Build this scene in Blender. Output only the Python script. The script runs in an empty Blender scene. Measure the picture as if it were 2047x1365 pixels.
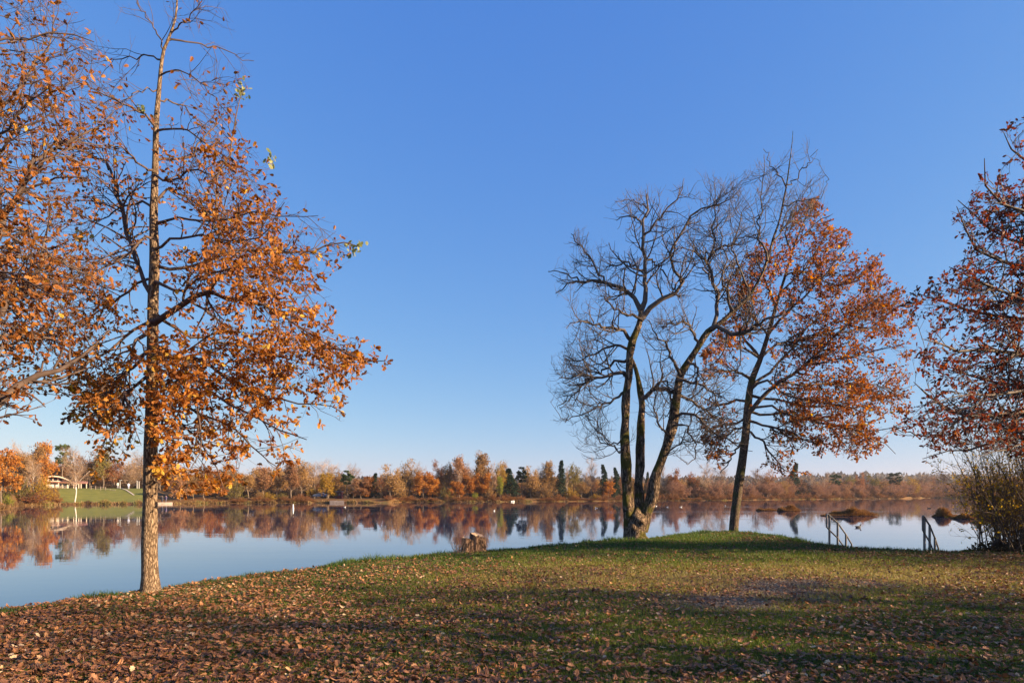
import bpy, math, random
import numpy as np

# ---------------------------------------------------------------- camera, sky, sun
C = bpy.context.scene
COL = C.collection
F, CX, HY, EYE = 1251.0, 1023.5, 988.0, 1.6      # focal length in photo pixels, centre column, horizon row, eye height
cam = bpy.data.cameras.new("camera"); camo = bpy.data.objects.new("camera", cam); COL.objects.link(camo)
camo.location = (0, 0, EYE); camo.rotation_euler = (math.radians(90), 0, 0)
cam.sensor_width = 36; cam.lens = F / 2047 * 36; cam.shift_y = (HY - 682.5) / 2047; cam.clip_end = 6000; cam.clip_start = 0.1
C.camera = camo
SUN_AZ, SUN_EL = 104.0, 18.0                      # degrees clockwise from the view direction, and above the horizon
w = bpy.data.worlds.new("World"); C.world = w; w.use_nodes = True
nt = w.node_tree; nt.nodes.clear()
sky = nt.nodes.new("ShaderNodeTexSky"); sky.sky_type = 'NISHITA'; sky.sun_disc = False
sky.sun_elevation = math.radians(SUN_EL); sky.sun_rotation = math.radians(SUN_AZ)
sky.air_density = 1.0; sky.dust_density = 0.3; sky.ozone_density = 4.0; sky.altitude = 0
EXPO = 1.45
bg = nt.nodes.new("ShaderNodeBackground"); bg.inputs[1].default_value = 0.15
wo = nt.nodes.new("ShaderNodeOutputWorld")
# white balance of the sky: one gain and contrast per colour channel
sp = nt.nodes.new("ShaderNodeSeparateColor"); cb = nt.nodes.new("ShaderNodeCombineColor"); nt.links.new(sky.outputs[0], sp.inputs[0])
for k, (g, a) in enumerate([(1.00, 1.09), (0.69, 0.885), (0.24, 0.92)]):
    pw = nt.nodes.new("ShaderNodeMath"); pw.operation = 'POWER'; pw.inputs[1].default_value = g
    ml = nt.nodes.new("ShaderNodeMath"); ml.operation = 'MULTIPLY'; ml.inputs[1].default_value = 0.15 ** g * a / 0.15 / 2 ** EXPO
    nt.links.new(sp.outputs[k], pw.inputs[0]); nt.links.new(pw.outputs[0], ml.inputs[0]); nt.links.new(ml.outputs[0], cb.inputs[k])
nt.links.new(cb.outputs[0], bg.inputs[0]); nt.links.new(bg.outputs[0], wo.inputs[0])
sl = bpy.data.lights.new("sun", 'SUN'); sl.energy = 5.0; sl.angle = math.radians(0.53); sl.color = (1.0, 0.74, 0.46)
so = bpy.data.objects.new("sun", sl); COL.objects.link(so)
so.rotation_euler = (math.radians(90 - SUN_EL), 0, math.radians(180 - SUN_AZ)); so.location = (30, -5, 20)
C.view_settings.view_transform = 'Standard'; C.view_settings.look = 'None'
C.view_settings.exposure = EXPO; C.view_settings.gamma = 1
C.render.film_transparent = False
C.cycles.max_bounces = 6; C.cycles.diffuse_bounces = 3; C.cycles.transmission_bounces = 4; C.cycles.glossy_bounces = 3
C.cycles.caustics_reflective = False; C.cycles.caustics_refractive = False
C.cycles.use_denoising = True; C.cycles.denoiser = 'OPENIMAGEDENOISE'; C.cycles.denoising_input_passes = 'RGB_ALBEDO_NORMAL'; C.cycles.denoising_prefilter = 'ACCURATE'

WATER = -0.7
rng = np.random.default_rng(7)

# ---------------------------------------------------------------- helpers
def P(px, py, d): return np.array([(px - CX) / F * d, d, EYE + (HY - py) / F * d])

def norm(v): return v / np.maximum(np.linalg.norm(v, axis=-1, keepdims=True), 1e-9)

def vnoise(x, y, s, seed=0):
    """smooth value noise in [0,1]; s = cell size in metres"""
    x = np.asarray(x, float) / s + seed * 17.3; y = np.asarray(y, float) / s - seed * 9.1
    xi, yi = np.floor(x), np.floor(y); fx, fy = x - xi, y - yi
    fx = fx * fx * (3 - 2 * fx); fy = fy * fy * (3 - 2 * fy)
    def h(a, b):
        v = np.sin(a * 127.1 + b * 311.7 + seed * 74.7) * 43758.5453
        return v - np.floor(v)
    return (h(xi, yi) * (1 - fx) + h(xi + 1, yi) * fx) * (1 - fy) + (h(xi, yi + 1) * (1 - fx) + h(xi + 1, yi + 1) * fx) * fy

def mesh(name, verts, faces_list, smooth=False, tint=None, mats=()):
    """verts (N,3); faces_list = list of int arrays (M,k)"""
    me = bpy.data.meshes.new(name)
    verts = np.ascontiguousarray(verts, dtype=np.float32)
    me.vertices.add(len(verts)); me.vertices.foreach_set("co", verts.ravel())
    faces_list = [f for f in faces_list if len(f)]
    nl = sum(f.size for f in faces_list); npoly = sum(len(f) for f in faces_list)
    me.loops.add(nl); me.polygons.add(npoly)
    me.loops.foreach_set("vertex_index", np.concatenate([f.ravel() for f in faces_list]).astype(np.int32))
    tot = np.concatenate([np.full(len(f), f.shape[1]) for f in faces_list]).astype(np.int32)
    start = np.concatenate([[0], np.cumsum(tot)[:-1]]).astype(np.int32)
    me.polygons.foreach_set("loop_start", start)
    me.polygons.foreach_set("use_smooth", np.full(npoly, smooth))
    if tint is not None:
        a = me.attributes.new("tint", 'FLOAT', 'POINT'); a.data.foreach_set("value", np.ascontiguousarray(tint, dtype=np.float32))
    for m in mats: me.materials.append(m)
    me.update(calc_edges=True)
    return me

class Bag:
    """collects geometry pieces for ONE mesh"""
    def __init__(s): s.v = []; s.f = []; s.t = []; s.n = 0
    def add(s, v, fs, tint=0.5):
        v = np.asarray(v, float).reshape(-1, 3)
        for f in fs: s.f.append(np.asarray(f, int) + s.n)
        s.v.append(v); s.t.append(np.broadcast_to(np.asarray(tint, float), (len(v),)) if np.ndim(tint) == 0 else np.asarray(tint, float))
        s.n += len(v)
    def mesh(s, name, mat, smooth=False):
        by = {}
        for f in s.f:
            if len(f): by.setdefault(f.shape[1], []).append(f)
        return mesh(name, np.concatenate(s.v), [np.concatenate(x) for x in by.values()], smooth, np.concatenate(s.t), (mat,) if mat else ())

def link(name, me, parent=None):
    o = bpy.data.objects.new(name, me); COL.objects.link(o)
    if parent is not None: o.parent = parent
    return o

def tag(o, label=None, cat=None, group=None, kind=None):
    if label: o["label"] = label
    if cat: o["category"] = cat
    if group: o["group"] = group
    if kind: o["kind"] = kind
    return o

def thing(name, loc, label, cat, group=None):
    return tag(placed(bpy.data.objects.new(name, None), loc), label, cat, group)

def placed(o, loc):
    COL.objects.link(o); o.location = [float(q) for q in loc]; return o

def box(b, x0, x1, y0, y1, z0, z1, tint=0.5):
    v = [(x, y, z) for z in (z0, z1) for y in (y0, y1) for x in (x0, x1)]
    b.add(v, [np.array([[0, 2, 3, 1], [4, 5, 7, 6], [0, 1, 5, 4], [1, 3, 7, 5], [3, 2, 6, 7], [2, 0, 4, 6]])], tint)

# ---------------------------------------------------------------- materials
def newmat(name):
    m = bpy.data.materials.new(name); m.use_nodes = True
    return m, m.node_tree, m.node_tree.nodes["Principled BSDF"]

def ramp(nt, stops):
    r = nt.nodes.new("ShaderNodeValToRGB"); e = r.color_ramp.elements
    while len(e) < len(stops): e.new(0.5)
    for q, (p, c) in zip(e, stops): q.position = p; q.color = (*c, 1)
    return r

def leaf_mat(name, stops, transl=0.35, rough=0.55, hue_obj=False, spec=0.3):
    m, nt, bs = newmat(name)
    at = nt.nodes.new("ShaderNodeAttribute"); at.attribute_name = "tint"
    r = ramp(nt, stops); src = at.outputs["Fac"]
    if hue_obj:
        oi = nt.nodes.new("ShaderNodeObjectInfo"); ma = nt.nodes.new("ShaderNodeMath"); ma.operation = 'MULTIPLY_ADD'
        nt.links.new(oi.outputs["Random"], ma.inputs[0]); ma.inputs[1].default_value = 0.36; 
        sb = nt.nodes.new("ShaderNodeMath"); sb.operation = 'SUBTRACT'; nt.links.new(at.outputs["Fac"], sb.inputs[0]); sb.inputs[1].default_value = 0.18
        nt.links.new(sb.outputs[0], ma.inputs[2]); src = ma.outputs[0]
    nt.links.new(src, r.inputs[0]); nt.links.new(r.outputs[0], bs.inputs["Base Color"])
    bs.inputs["Roughness"].default_value = rough; bs.inputs["Specular IOR Level"].default_value = spec
    if transl > 0:
        tr = nt.nodes.new("ShaderNodeBsdfTranslucent"); mx = nt.nodes.new("ShaderNodeMixShader"); mx.inputs[0].default_value = transl
        hs = nt.nodes.new("ShaderNodeHueSaturation"); hs.inputs["Saturation"].default_value = 1.15; hs.inputs["Value"].default_value = 1.5
        nt.links.new(r.outputs[0], hs.inputs["Color"]); nt.links.new(hs.outputs[0], tr.inputs[0])
        nt.links.new(bs.outputs[0], mx.inputs[1]); nt.links.new(tr.outputs[0], mx.inputs[2])
        nt.links.new(mx.outputs[0], nt.nodes["Material Output"].inputs[0])
    return m

def bark_mat(name, dark, light, moss=None, sc=1.0, bump=0.5, dist=0.03):
    m, nt, bs = newmat(name)
    tc = nt.nodes.new("ShaderNodeTexCoord"); mp = nt.nodes.new("ShaderNodeMapping"); mp.inputs["Scale"].default_value = (14 * sc, 14 * sc, 2.6 * sc)
    nz = nt.nodes.new("ShaderNodeTexNoise"); nz.inputs["Scale"].default_value = 1.6; nz.inputs["Detail"].default_value = 6; nz.inputs["Roughness"].default_value = 0.65
    vo = nt.nodes.new("ShaderNodeTexVoronoi"); vo.feature = 'DISTANCE_TO_EDGE'; vo.inputs["Scale"].default_value = 1.9
    nt.links.new(tc.outputs["Object"], mp.inputs[0]); nt.links.new(mp.outputs[0], nz.inputs[0])
    ad = nt.nodes.new("ShaderNodeVectorMath"); ad.operation = 'MULTIPLY_ADD'; nt.links.new(nz.outputs["Color"], ad.inputs[0]); ad.inputs[1].default_value = (1.2, 1.2, 1.2)
    nt.links.new(mp.outputs[0], ad.inputs[2]); nt.links.new(ad.outputs[0], vo.inputs["Vector"])
    sm = nt.nodes.new("ShaderNodeMapRange"); sm.inputs[1].default_value = 0.0; sm.inputs[2].default_value = 0.22; nt.links.new(vo.outputs["Distance"], sm.inputs[0])
    mu = nt.nodes.new("ShaderNodeMath"); mu.operation = 'MULTIPLY'; nt.links.new(sm.outputs[0], mu.inputs[0]); nt.links.new(nz.outputs["Fac"], mu.inputs[1])
    r = ramp(nt, [(0.05, dark), (0.55, light)]); nt.links.new(mu.outputs[0], r.inputs[0])
    col = r.outputs[0]
    if moss:
        n2 = nt.nodes.new("ShaderNodeTexNoise"); n2.inputs["Scale"].default_value = 2.2; n2.inputs["Detail"].default_value = 5
        nt.links.new(tc.outputs["Object"], n2.inputs[0]); r2 = ramp(nt, [(0.50, (0, 0, 0)), (0.60, (1, 1, 1))]); nt.links.new(n2.outputs["Fac"], r2.inputs[0])
        mx = nt.nodes.new("ShaderNodeMix"); mx.data_type = 'RGBA'; nt.links.new(r2.outputs[0], mx.inputs[0]); nt.links.new(col, mx.inputs[6]); mx.inputs[7].default_value = (*moss, 1)
        col = mx.outputs[2]
    nt.links.new(col, bs.inputs["Base Color"]); bs.inputs["Roughness"].default_value = 0.9; bs.inputs["Specular IOR Level"].default_value = 0.15
    bp = nt.nodes.new("ShaderNodeBump"); bp.inputs["Strength"].default_value = bump; bp.inputs["Distance"].default_value = dist
    nt.links.new(mu.outputs[0], bp.inputs["Height"]); nt.links.new(bp.outputs[0], bs.inputs["Normal"])
    return m

def plain_mat(name, col, rough=0.7, metal=0.0, nsc=8, var=0.35, bump=0.0):
    m, nt, bs = newmat(name)
    tc = nt.nodes.new("ShaderNodeTexCoord"); nz = nt.nodes.new("ShaderNodeTexNoise"); nz.inputs["Scale"].default_value = nsc; nz.inputs["Detail"].default_value = 5
    nt.links.new(tc.outputs["Object"], nz.inputs[0])
    r = ramp(nt, [(0.3, tuple(c * (1 - var) for c in col)), (0.7, tuple(min(1, c * (1 + var)) for c in col))])
    nt.links.new(nz.outputs["Fac"], r.inputs[0]); nt.links.new(r.outputs[0], bs.inputs["Base Color"])
    bs.inputs["Roughness"].default_value = rough; bs.inputs["Metallic"].default_value = metal
    if bump:
        bp = nt.nodes.new("ShaderNodeBump"); bp.inputs["Strength"].default_value = bump; bp.inputs["Distance"].default_value = 0.02
        nt.links.new(nz.outputs["Fac"], bp.inputs["Height"]); nt.links.new(bp.outputs[0], bs.inputs["Normal"])
    return m

M_OAK = leaf_mat("oak_leaf", [(0.0, (0.085, 0.03, 0.014)), (0.35, (0.22, 0.075, 0.02)), (0.7, (0.39, 0.15, 0.03)), (0.95, (0.58, 0.28, 0.05)), (1.0, (0.6, 0.38, 0.06))], 0.40)
M_OAKR = leaf_mat("red_oak_leaf", [(0.0, (0.09, 0.033, 0.018)), (0.4, (0.23, 0.075, 0.026)), (0.75, (0.38, 0.145, 0.038)), (0.95, (0.54, 0.25, 0.045)), (1.0, (0.6, 0.38, 0.06))], 0.42)
M_BEECH = leaf_mat("beech_leaf", [(0.0, (0.05, 0.02, 0.016)), (0.5, (0.15, 0.036, 0.018)), (0.9, (0.26, 0.075, 0.025)), (1.0, (0.36, 0.12, 0.03))], 0.38)
M_GREENLEAF = leaf_mat("green_leaf", [(0.0, (0.14, 0.17, 0.05)), (1.0, (0.38, 0.38, 0.16))], 0.35)
M_LITTER = leaf_mat("fallen_leaf", [(0.0, (0.075, 0.033, 0.022)), (0.3, (0.19, 0.086, 0.044)), (0.6, (0.32, 0.147, 0.068)), (0.85, (0.46, 0.215, 0.084)), (1.0, (0.58, 0.42, 0.25))], 0.12, 0.5)
M_GRASS = leaf_mat("grass_blade", [(0.0, (0.04, 0.08, 0.016)), (0.35, (0.10, 0.15, 0.025)), (0.65, (0.20, 0.20, 0.036)), (1.0, (0.34, 0.26, 0.10))], 0.30)
M_BARK_OAK = bark_mat("oak_bark", (0.10, 0.062, 0.038), (0.42, 0.30, 0.195), None, 1.6, 0.9)
M_BARK_OAK2 = bark_mat("dark_oak_bark", (0.045, 0.032, 0.024), (0.21, 0.155, 0.105), (0.075, 0.075, 0.03), 1.2, 0.8)
M_BARK_BARE = bark_mat("mossy_bark", (0.045, 0.03, 0.022), (0.38, 0.265, 0.175), (0.12, 0.105, 0.025), 0.6, 1.0, 0.09)
M_TWIG = plain_mat("twig_bark", (0.10, 0.065, 0.05), 0.8)
M_TWIG_DARK = plain_mat("dark_twig_bark", (0.10, 0.072, 0.055), 0.8)

# ---------------------------------------------------------------- branch growing
def resample(pts, rad, n):
    pts = np.asarray(pts, float); rad = np.asarray(rad, float)
    # Catmull-Rom densify
    q = np.vstack([2 * pts[0] - pts[1], pts, 2 * pts[-1] - pts[-2]]); out = []; ro = []
    for i in range(len(pts) - 1):
        for t in np.linspace(0, 1, 8, endpoint=False):
            a, b, c, d = q[i], q[i + 1], q[i + 2], q[i + 3]
            out.append(0.5 * ((2 * b) + (c - a) * t + (2 * a - 5 * b + 4 * c - d) * t * t + (3 * b - a - 3 * c + d) * t ** 3))
            ro.append(rad[i] * (1 - t) + rad[i + 1] * t)
    out.append(pts[-1]); ro.append(rad[-1]); out = np.array(out); ro = np.array(ro)
    s = np.concatenate([[0], np.cumsum(np.linalg.norm(np.diff(out, axis=0), axis=1))])
    g = np.linspace(0, s[-1], n)
    return np.stack([np.interp(g, s, out[:, k]) for k in range(3)], 1), np.interp(g, s, ro)

def tubes(B, R, sides, bumpy=0.0, rng=rng):
    N, n, _ = B.shape
    T = np.gradient(B, axis=1); T = norm(T)
    mt = norm(B[:, -1] - B[:, 0]); ref = np.where(np.abs(mt[:, 2:3]) > 0.75, np.array([[1., 0.13, 0]]), np.array([[0.05, 0.1, 1.]]))
    U = norm(np.cross(T, ref[:, None, :])); V = np.cross(T, U)
    a = np.linspace(0, 2 * np.pi, sides, endpoint=False)
    rr = R[:, :, None] * np.ones(sides)
    if bumpy:
        nz = rng.normal(0, 1, rr.shape)
        for _ in range(2): nz = (nz + np.roll(nz, 1, 2) + np.roll(nz, -1, 2)) / 2.2; nz[:, 1:-1] = (nz[:, 1:-1] * 1.2 + nz[:, 2:] + nz[:, :-2]) / 2.4
        rr = rr * (1 + bumpy * nz)
    ring = rr[..., None] * (np.cos(a)[None, None, :, None] * U[:, :, None, :] + np.sin(a)[None, None, :, None] * V[:, :, None, :])
    v = (B[:, :, None, :] + ring).reshape(-1, 3)
    i = np.arange(N)[:, None, None] * n * sides; j = np.arange(n - 1)[None, :, None] * sides; k = np.arange(sides)[None, None, :]; k2 = (k + 1) % sides
    f = np.stack([i + j + k, i + j + k2, i + j + sides + k2, i + j + sides + k], -1).reshape(-1, 4)
    return v, f

def spawn(B, R, count, t0, t1, ang, length, n, rng, up=0.0, noise=0.15, rr=0.55, rmin=0.003, tfall=0.5, flat=0.0, tip=0.3, bias=None, by_length=True, tmid=None):
    """grow `count` children along the branches B (N,n,3); returns C (count,n,3), R, t"""
    N, m, _ = B.shape
    L = np.linalg.norm(np.diff(B, axis=1), axis=2).sum(1)
    p = L / L.sum() if by_length else None
    idx = rng.choice(N, count, p=p)
    t = t0 + (t1 - t0) * rng.random(count)
    x = t * (m - 1); i0 = np.clip(np.floor(x).astype(int), 0, m - 2); fr = (x - i0)[:, None]
    pos = B[idx, i0] * (1 - fr) + B[idx, i0 + 1] * fr
    tan = norm(B[idx, i0 + 1] - B[idx, i0])
    rad = R[idx, i0] * (1 - fr[:, 0]) + R[idx, i0 + 1] * fr[:, 0]
    rv = rng.normal(0, 1, (count, 3))
    if bias is not None: rv += np.asarray(bias)
    rv[:, 2] *= (1 - flat)
    perp = norm(rv - (rv * tan).sum(1, keepdims=True) * tan)
    a = np.radians(rng.normal(ang[0], ang[1], count))[:, None]
    d = norm(tan * np.cos(a) + perp * np.sin(a))
    tf = (1 - tfall * t) if tmid is None else 1 - tfall * np.abs(t - tmid) / max(tmid, 1 - tmid)
    Ls = length * rng.uniform(0.55, 1.25, count) * tf
    step = (Ls / (n - 1))[:, None]
    out = [pos]; dd = d
    for _ in range(n - 1):
        pos = pos + dd * step; out.append(pos)
        dd = norm(dd + rng.normal(0, noise, (count, 3)) + np.array([0, 0, up]))
    Cc = np.stack(out, 1)
    r0 = np.maximum(np.minimum(rad * rr, Ls * 0.035), rmin)
    RC = r0[:, None] * np.linspace(1, tip, n)[None, :]
    return Cc, RC, t

# half outline of a lobed oak leaf (x across, y along), and of a plain oval one
OAK_H = [(0.06, 0.12), (0.20, 0.24), (0.12, 0.36), (0.30, 0.50), (0.18, 0.62), (0.26, 0.78), (0.10, 0.90)]
OVAL_H = [(0.16, 0.2), (0.27, 0.48), (0.18, 0.78)]
def leaves(pos, dirn, size, rng, half=OAK_H, fold=0.25, curl=0.25, nrm=None, wide=1.0):
    """one folded, curled leaf per position; returns verts, face arrays"""
    N = len(pos); K = len(half)
    d = norm(dirn)
    up = rng.normal(0, 1, (N, 3)) if nrm is None else nrm
    side = norm(np.cross(d, up)); nn = np.cross(side, d)
    hx = np.array([h[0] for h in half]) * wide; hy = np.array([h[1] for h in half])
    fo = fold * rng.uniform(0.2, 1.8, N)[:, None]; cu = curl * rng.normal(0.5, 1, N)[:, None]
    tw = rng.normal(0, 0.25, N)[:, None]
    def pt(x, y, s):
        z = fo * np.abs(x) + cu * (y - 0.4) ** 2 + tw * x * s * y
        return (pos[:, None, :] + size[:, None, None] * (side[:, None, :] * (x * s)[None, :, None] + d[:, None, :] * y[None, :, None] + nn[:, None, :] * z[..., None]))
    mid = pt(np.zeros(3), np.array([0.0, 0.5, 1.0]), 1)
    v = np.concatenate([mid, pt(hx, hy, 1), pt(hx, hy, -1)], 1)         # 3 + 2K
    base = (np.arange(N) * (3 + 2 * K))[:, None]
    fr = base + np.array([[0] + [3 + k for k in range(K)] + [2, 1]])
    fl = base + np.array([[0, 1, 2] + [3 + K + k for k in range(K - 1, -1, -1)]])
    return v.reshape(-1, 3), [fr, fl], 3 + 2 * K

def leafbag(bag, pos, dirn, size, rng, tint, **kw):
    v, f, k = leaves(pos, dirn, size, rng, **kw)
    bag.add(v, f, np.repeat(np.clip(tint, 0, 1), k))

def clusters(T, count_per, spread, rng, droop=0.2, tmin=0.45, keep=None):
    """leaf positions and directions near the ends of twigs T (N,n,3)"""
    N, n, _ = T.shape
    idx = np.repeat(np.arange(N), count_per)
    t = 1 - (1 - tmin) * rng.random(len(idx)) ** 1.7
    x = t * (n - 1); i0 = np.clip(np.floor(x).astype(int), 0, n - 2); fr = (x - i0)[:, None]
    pos = T[idx, i0] * (1 - fr) + T[idx, i0 + 1] * fr
    tan = norm(T[idx, i0 + 1] - T[idx, i0])
    d = norm(tan * 0.7 + rng.normal(0, spread, (len(idx), 3)) + np.array([0, 0, -droop]))
    return pos + d * 0.01, d, idx
# ---------------------------------------------------------------- near bank
EDGE_PX = [(0, 1218), (100, 1205), (200, 1190), (300, 1181), (400, 1163), (500, 1150), (600, 1138), (700, 1122), (800, 1116), (900, 1105), (1000, 1098), (1100, 1090),
           (1200, 1081), (1260, 1078), (1310, 1075), (1350, 1069), (1400, 1064), (1450, 1062), (1500, 1064), (1560, 1072), (1620, 1085), (1680, 1093), (1750, 1097),
           (1850, 1101), (1930, 1103), (1990, 1097), (2060, 1085), (2200, 1072)]
EDGE = [(-40.0, -60.0), (-22, -32), (-14.5, -12), (-10.2, 1.0), (-8.3, 5.6)]
for px, py in EDGE_PX:
    d = EYE * F / (py - HY); EDGE.append(((px - CX) / F * d, d))
EDGE += [(27, 26), (36, 29), (60, 33), (120, 36)]
EDGE = np.array(EDGE)
POLY = np.vstack([EDGE, [(120, -60)]])
def edge_dist(x, y):
    """signed distance to the bank edge, negative on land"""
    x = np.asarray(x, float).ravel(); y = np.asarray(y, float).ravel(); best = np.full(x.shape, 1e9)
    for a, b in zip(EDGE[:-1], EDGE[1:]):
        ab = b - a; t = np.clip(((x - a[0]) * ab[0] + (y - a[1]) * ab[1]) / (ab @ ab), 0, 1)
        best = np.minimum(best, np.hypot(x - a[0] - t * ab[0], y - a[1] - t * ab[1]))
    ins = np.zeros(x.shape, bool); n = len(POLY)
    for i in range(n):
        (x1, y1), (x2, y2) = POLY[i], POLY[(i + 1) % n]
        c = ((y1 > y) != (y2 > y)) & (x < (x2 - x1) * (y - y1) / (y2 - y1 + 1e-12) + x1); ins ^= c
    return np.where(ins, -best, best)
def ground_z(x, y):
    x = np.asarray(x, float); y = np.asarray(y, float)
    s = edge_dist(x, y).reshape(x.shape)
    z = 0.05 * (vnoise(x, y, 3.1, 1) - 0.5) * np.clip(-s / 2, 0, 1) + 0.025 * (vnoise(x, y, 0.9, 2) - 0.5)
    out = np.clip(s, 0, None)
    return z - 0.012 * np.clip(1.2 + s, 0, 1.2) - np.minimum(0.55 * out + 0.12 * out ** 2, 1.6)

gx = np.concatenate([np.arange(-60, -14, 1.0), np.arange(-14, 24, 0.16), np.arange(24, 110, 1.2)])
gy = np.concatenate([np.arange(-50, 2, 1.0), np.arange(2, 31, 0.16), np.arange(31, 45, 1.0)])
GX, GY = np.meshgrid(gx, gy); GZ = ground_z(GX, GY)
gi = np.arange(len(gx) * len(gy)).reshape(len(gy), len(gx))
gf = np.stack([gi[:-1, :-1], gi[:-1, 1:], gi[1:, 1:], gi[1:, :-1]], -1).reshape(-1, 4)
gf = gf[(GZ.ravel()[gf].max(1) > -1.45)]

def bright_density(x, y):
    """leaf litter cover 0..1 and dryness of the grass 0..1"""
    ex = np.clip(-edge_dist(x, y), 0, 30)
    px = CX + F * x / np.maximum(y, 0.5)
    left = 1 / (1 + np.exp((px - 620) / 210.0))
    n = vnoise(x, y, 1.3, 5) * 0.6 + vnoise(x, y, 0.5, 6) * 0.4
    near = np.clip((9.5 - y) / 5, 0, 1)
    d = 0.23 + 0.58 * left + 0.17 * near + 0.30 * (n - 0.5)
    d = np.where((px > 880) & (px < 1420) & (ex < 2.2) , d * 0.5, d)
    d = np.where((px > 1480) & (ex < 2.6), 0.62, d)
    d = np.where((px > 1850) & (y > 9), d + 0.25, d)
    d = np.where((px > 850) & (px < 1500) & (y > 9) & (y < 14), d * 1.15, d)
    d = np.where((px > 1180) & (px < 1600) & (y < 9) & (y > 6), d * 0.6, d)
    return np.clip(d, 0.03, 0.9)
def gravel(x, y):
    """bare gravelly patch of worn ground"""
    g = np.exp(-(((x - 3.2) / 1.0) ** 2 + ((y - 9.2) / 0.75) ** 2)) + 0.9 * np.exp(-(((x - 5.6) / 1.9) ** 2 + ((y - 11.2) / 0.9) ** 2)) + 0.7 * np.exp(-(((x - 4.4) / 0.9) ** 2 + ((y - 10.2) / 0.8) ** 2))
    return np.clip(g * (0.55 + 0.9 * vnoise(x, y, 0.6, 8)), 0, 1)
def dryness(x, y):
    px = CX + F * x / np.maximum(y, 0.5); ex = np.clip(-edge_dist(x, y), 0, 30)
    a = 0.36 + 0.45 * np.exp(-((y - 12.0) / 2.6) ** 2) * np.clip((px - 700) / 400, 0, 1) - 0.28 * np.exp(-(ex / 1.8) ** 2) + 0.35 * (vnoise(x, y, 2.2, 11) - 0.5) + 0.3 * gravel(x, y)
    return a

m, nt, bs = newmat("soil_turf"); M_SOIL = m
tc = nt.nodes.new("ShaderNodeTexCoord"); n1 = nt.nodes.new("ShaderNodeTexNoise"); n1.inputs["Scale"].default_value = 1.3; n1.inputs["Detail"].default_value = 8; n1.inputs["Roughness"].default_value = 0.75
n2 = nt.nodes.new("ShaderNodeTexNoise"); n2.inputs["Scale"].default_value = 26; n2.inputs["Detail"].default_value = 5; n2.inputs["Roughness"].default_value = 0.8
nt.links.new(tc.outputs["Object"], n1.inputs[0]); nt.links.new(tc.outputs["Object"], n2.inputs[0])
r1 = ramp(nt, [(0.35, (0.045, 0.055, 0.016)), (0.5, (0.075, 0.068, 0.028)), (0.68, (0.10, 0.075, 0.042))]); nt.links.new(n1.outputs["Fac"], r1.inputs[0])
r2 = ramp(nt, [(0.3, (0.35, 0.35, 0.35)), (0.75, (1.25, 1.2, 1.1))]); nt.links.new(n2.outputs["Fac"], r2.inputs[0])
mx = nt.nodes.new("ShaderNodeMix"); mx.data_type = 'RGBA'; mx.blend_type = 'MULTIPLY'; mx.inputs[0].default_value = 1
nt.links.new(r1.outputs[0], mx.inputs[6]); nt.links.new(r2.outputs[0], mx.inputs[7])
at = nt.nodes.new("ShaderNodeAttribute"); at.attribute_name = "tint"
vo = nt.nodes.new("ShaderNodeTexVoronoi"); vo.inputs["Scale"].default_value = 38; nt.links.new(tc.outputs["Object"], vo.inputs["Vector"])
r3 = ramp(nt, [(0.0, (0.31, 0.21, 0.125)), (0.45, (0.22, 0.145, 0.08)), (0.7, (0.13, 0.085, 0.048))]); nt.links.new(vo.outputs["Distance"], r3.inputs[0])
mg = nt.nodes.new("ShaderNodeMix"); mg.data_type = 'RGBA'; nt.links.new(at.outputs["Fac"], mg.inputs[0]); nt.links.new(mx.outputs[2], mg.inputs[6]); nt.links.new(r3.outputs[0], mg.inputs[7])
nt.links.new(mg.outputs[2], bs.inputs["Base Color"]); bs.inputs["Roughness"].default_value = 0.95; bs.inputs["Specular IOR Level"].default_value = 0.1
bp = nt.nodes.new("ShaderNodeBump"); bp.inputs["Strength"].default_value = 0.8; bp.inputs["Distance"].default_value = 0.03
nt.links.new(n2.outputs["Fac"], bp.inputs["Height"]); nt.links.new(bp.outputs[0], bs.inputs["Normal"])
gm = mesh("ground", np.stack([GX.ravel(), GY.ravel(), GZ.ravel()], 1), [gf], True, np.clip(gravel(GX.ravel(), GY.ravel()) * 1.3, 0, 1), (M_SOIL,))
tag(link("ground", gm), "grassy lake bank in the foreground", None, None, "structure")

def visible_scatter(n, dmin, dmax, power, pxlo=-560, pxhi=2900, rng=rng):
    """points on the bank spread over what a view of it covers, denser where it is nearer"""
    d = (dmin ** power + (dmax ** power - dmin ** power) * rng.random(n)) ** (1 / power)
    px = pxlo + (pxhi - pxlo) * rng.random(n); x = (px - CX) / F * d
    return x, d

# grass blades
x, y = visible_scatter(980000, 4.4, 30, 0.55)
s = edge_dist(x, y); g = gravel(x, y)
tuft = vnoise(x, y, 0.35, 21) * 0.5 + vnoise(x, y, 1.4, 22) * 0.5
keep = (s < 0.55) & (rng.random(len(x)) > g * 1.1) & (rng.random(len(x)) < 0.25 + 1.3 * tuft)
x, y, s, tuft = x[keep], y[keep], s[keep], tuft[keep]
z = ground_z(x, y)
h = (0.028 + 0.05 * tuft * rng.random(len(x))) * np.clip(0.75 + y / 22, 0.8, 1.7) * np.where(s > -0.5, 0.9 + 1.9 * vnoise(x, y, 0.45, 25) ** 2, 1.0)
wd = 0.0045 * np.clip(y / 7.0, 0.7, 3.2)
a = rng.random(len(x)) * 2 * np.pi; lean = rng.normal(0, 0.5, (len(x), 2)) * h[:, None]
b0 = np.stack([x + np.cos(a) * wd, y + np.sin(a) * wd, z - 0.005], 1); b1 = np.stack([x - np.cos(a) * wd, y - np.sin(a) * wd, z - 0.005], 1)
tp = np.stack([x + lean[:, 0], y + lean[:, 1], z + h], 1)
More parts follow.
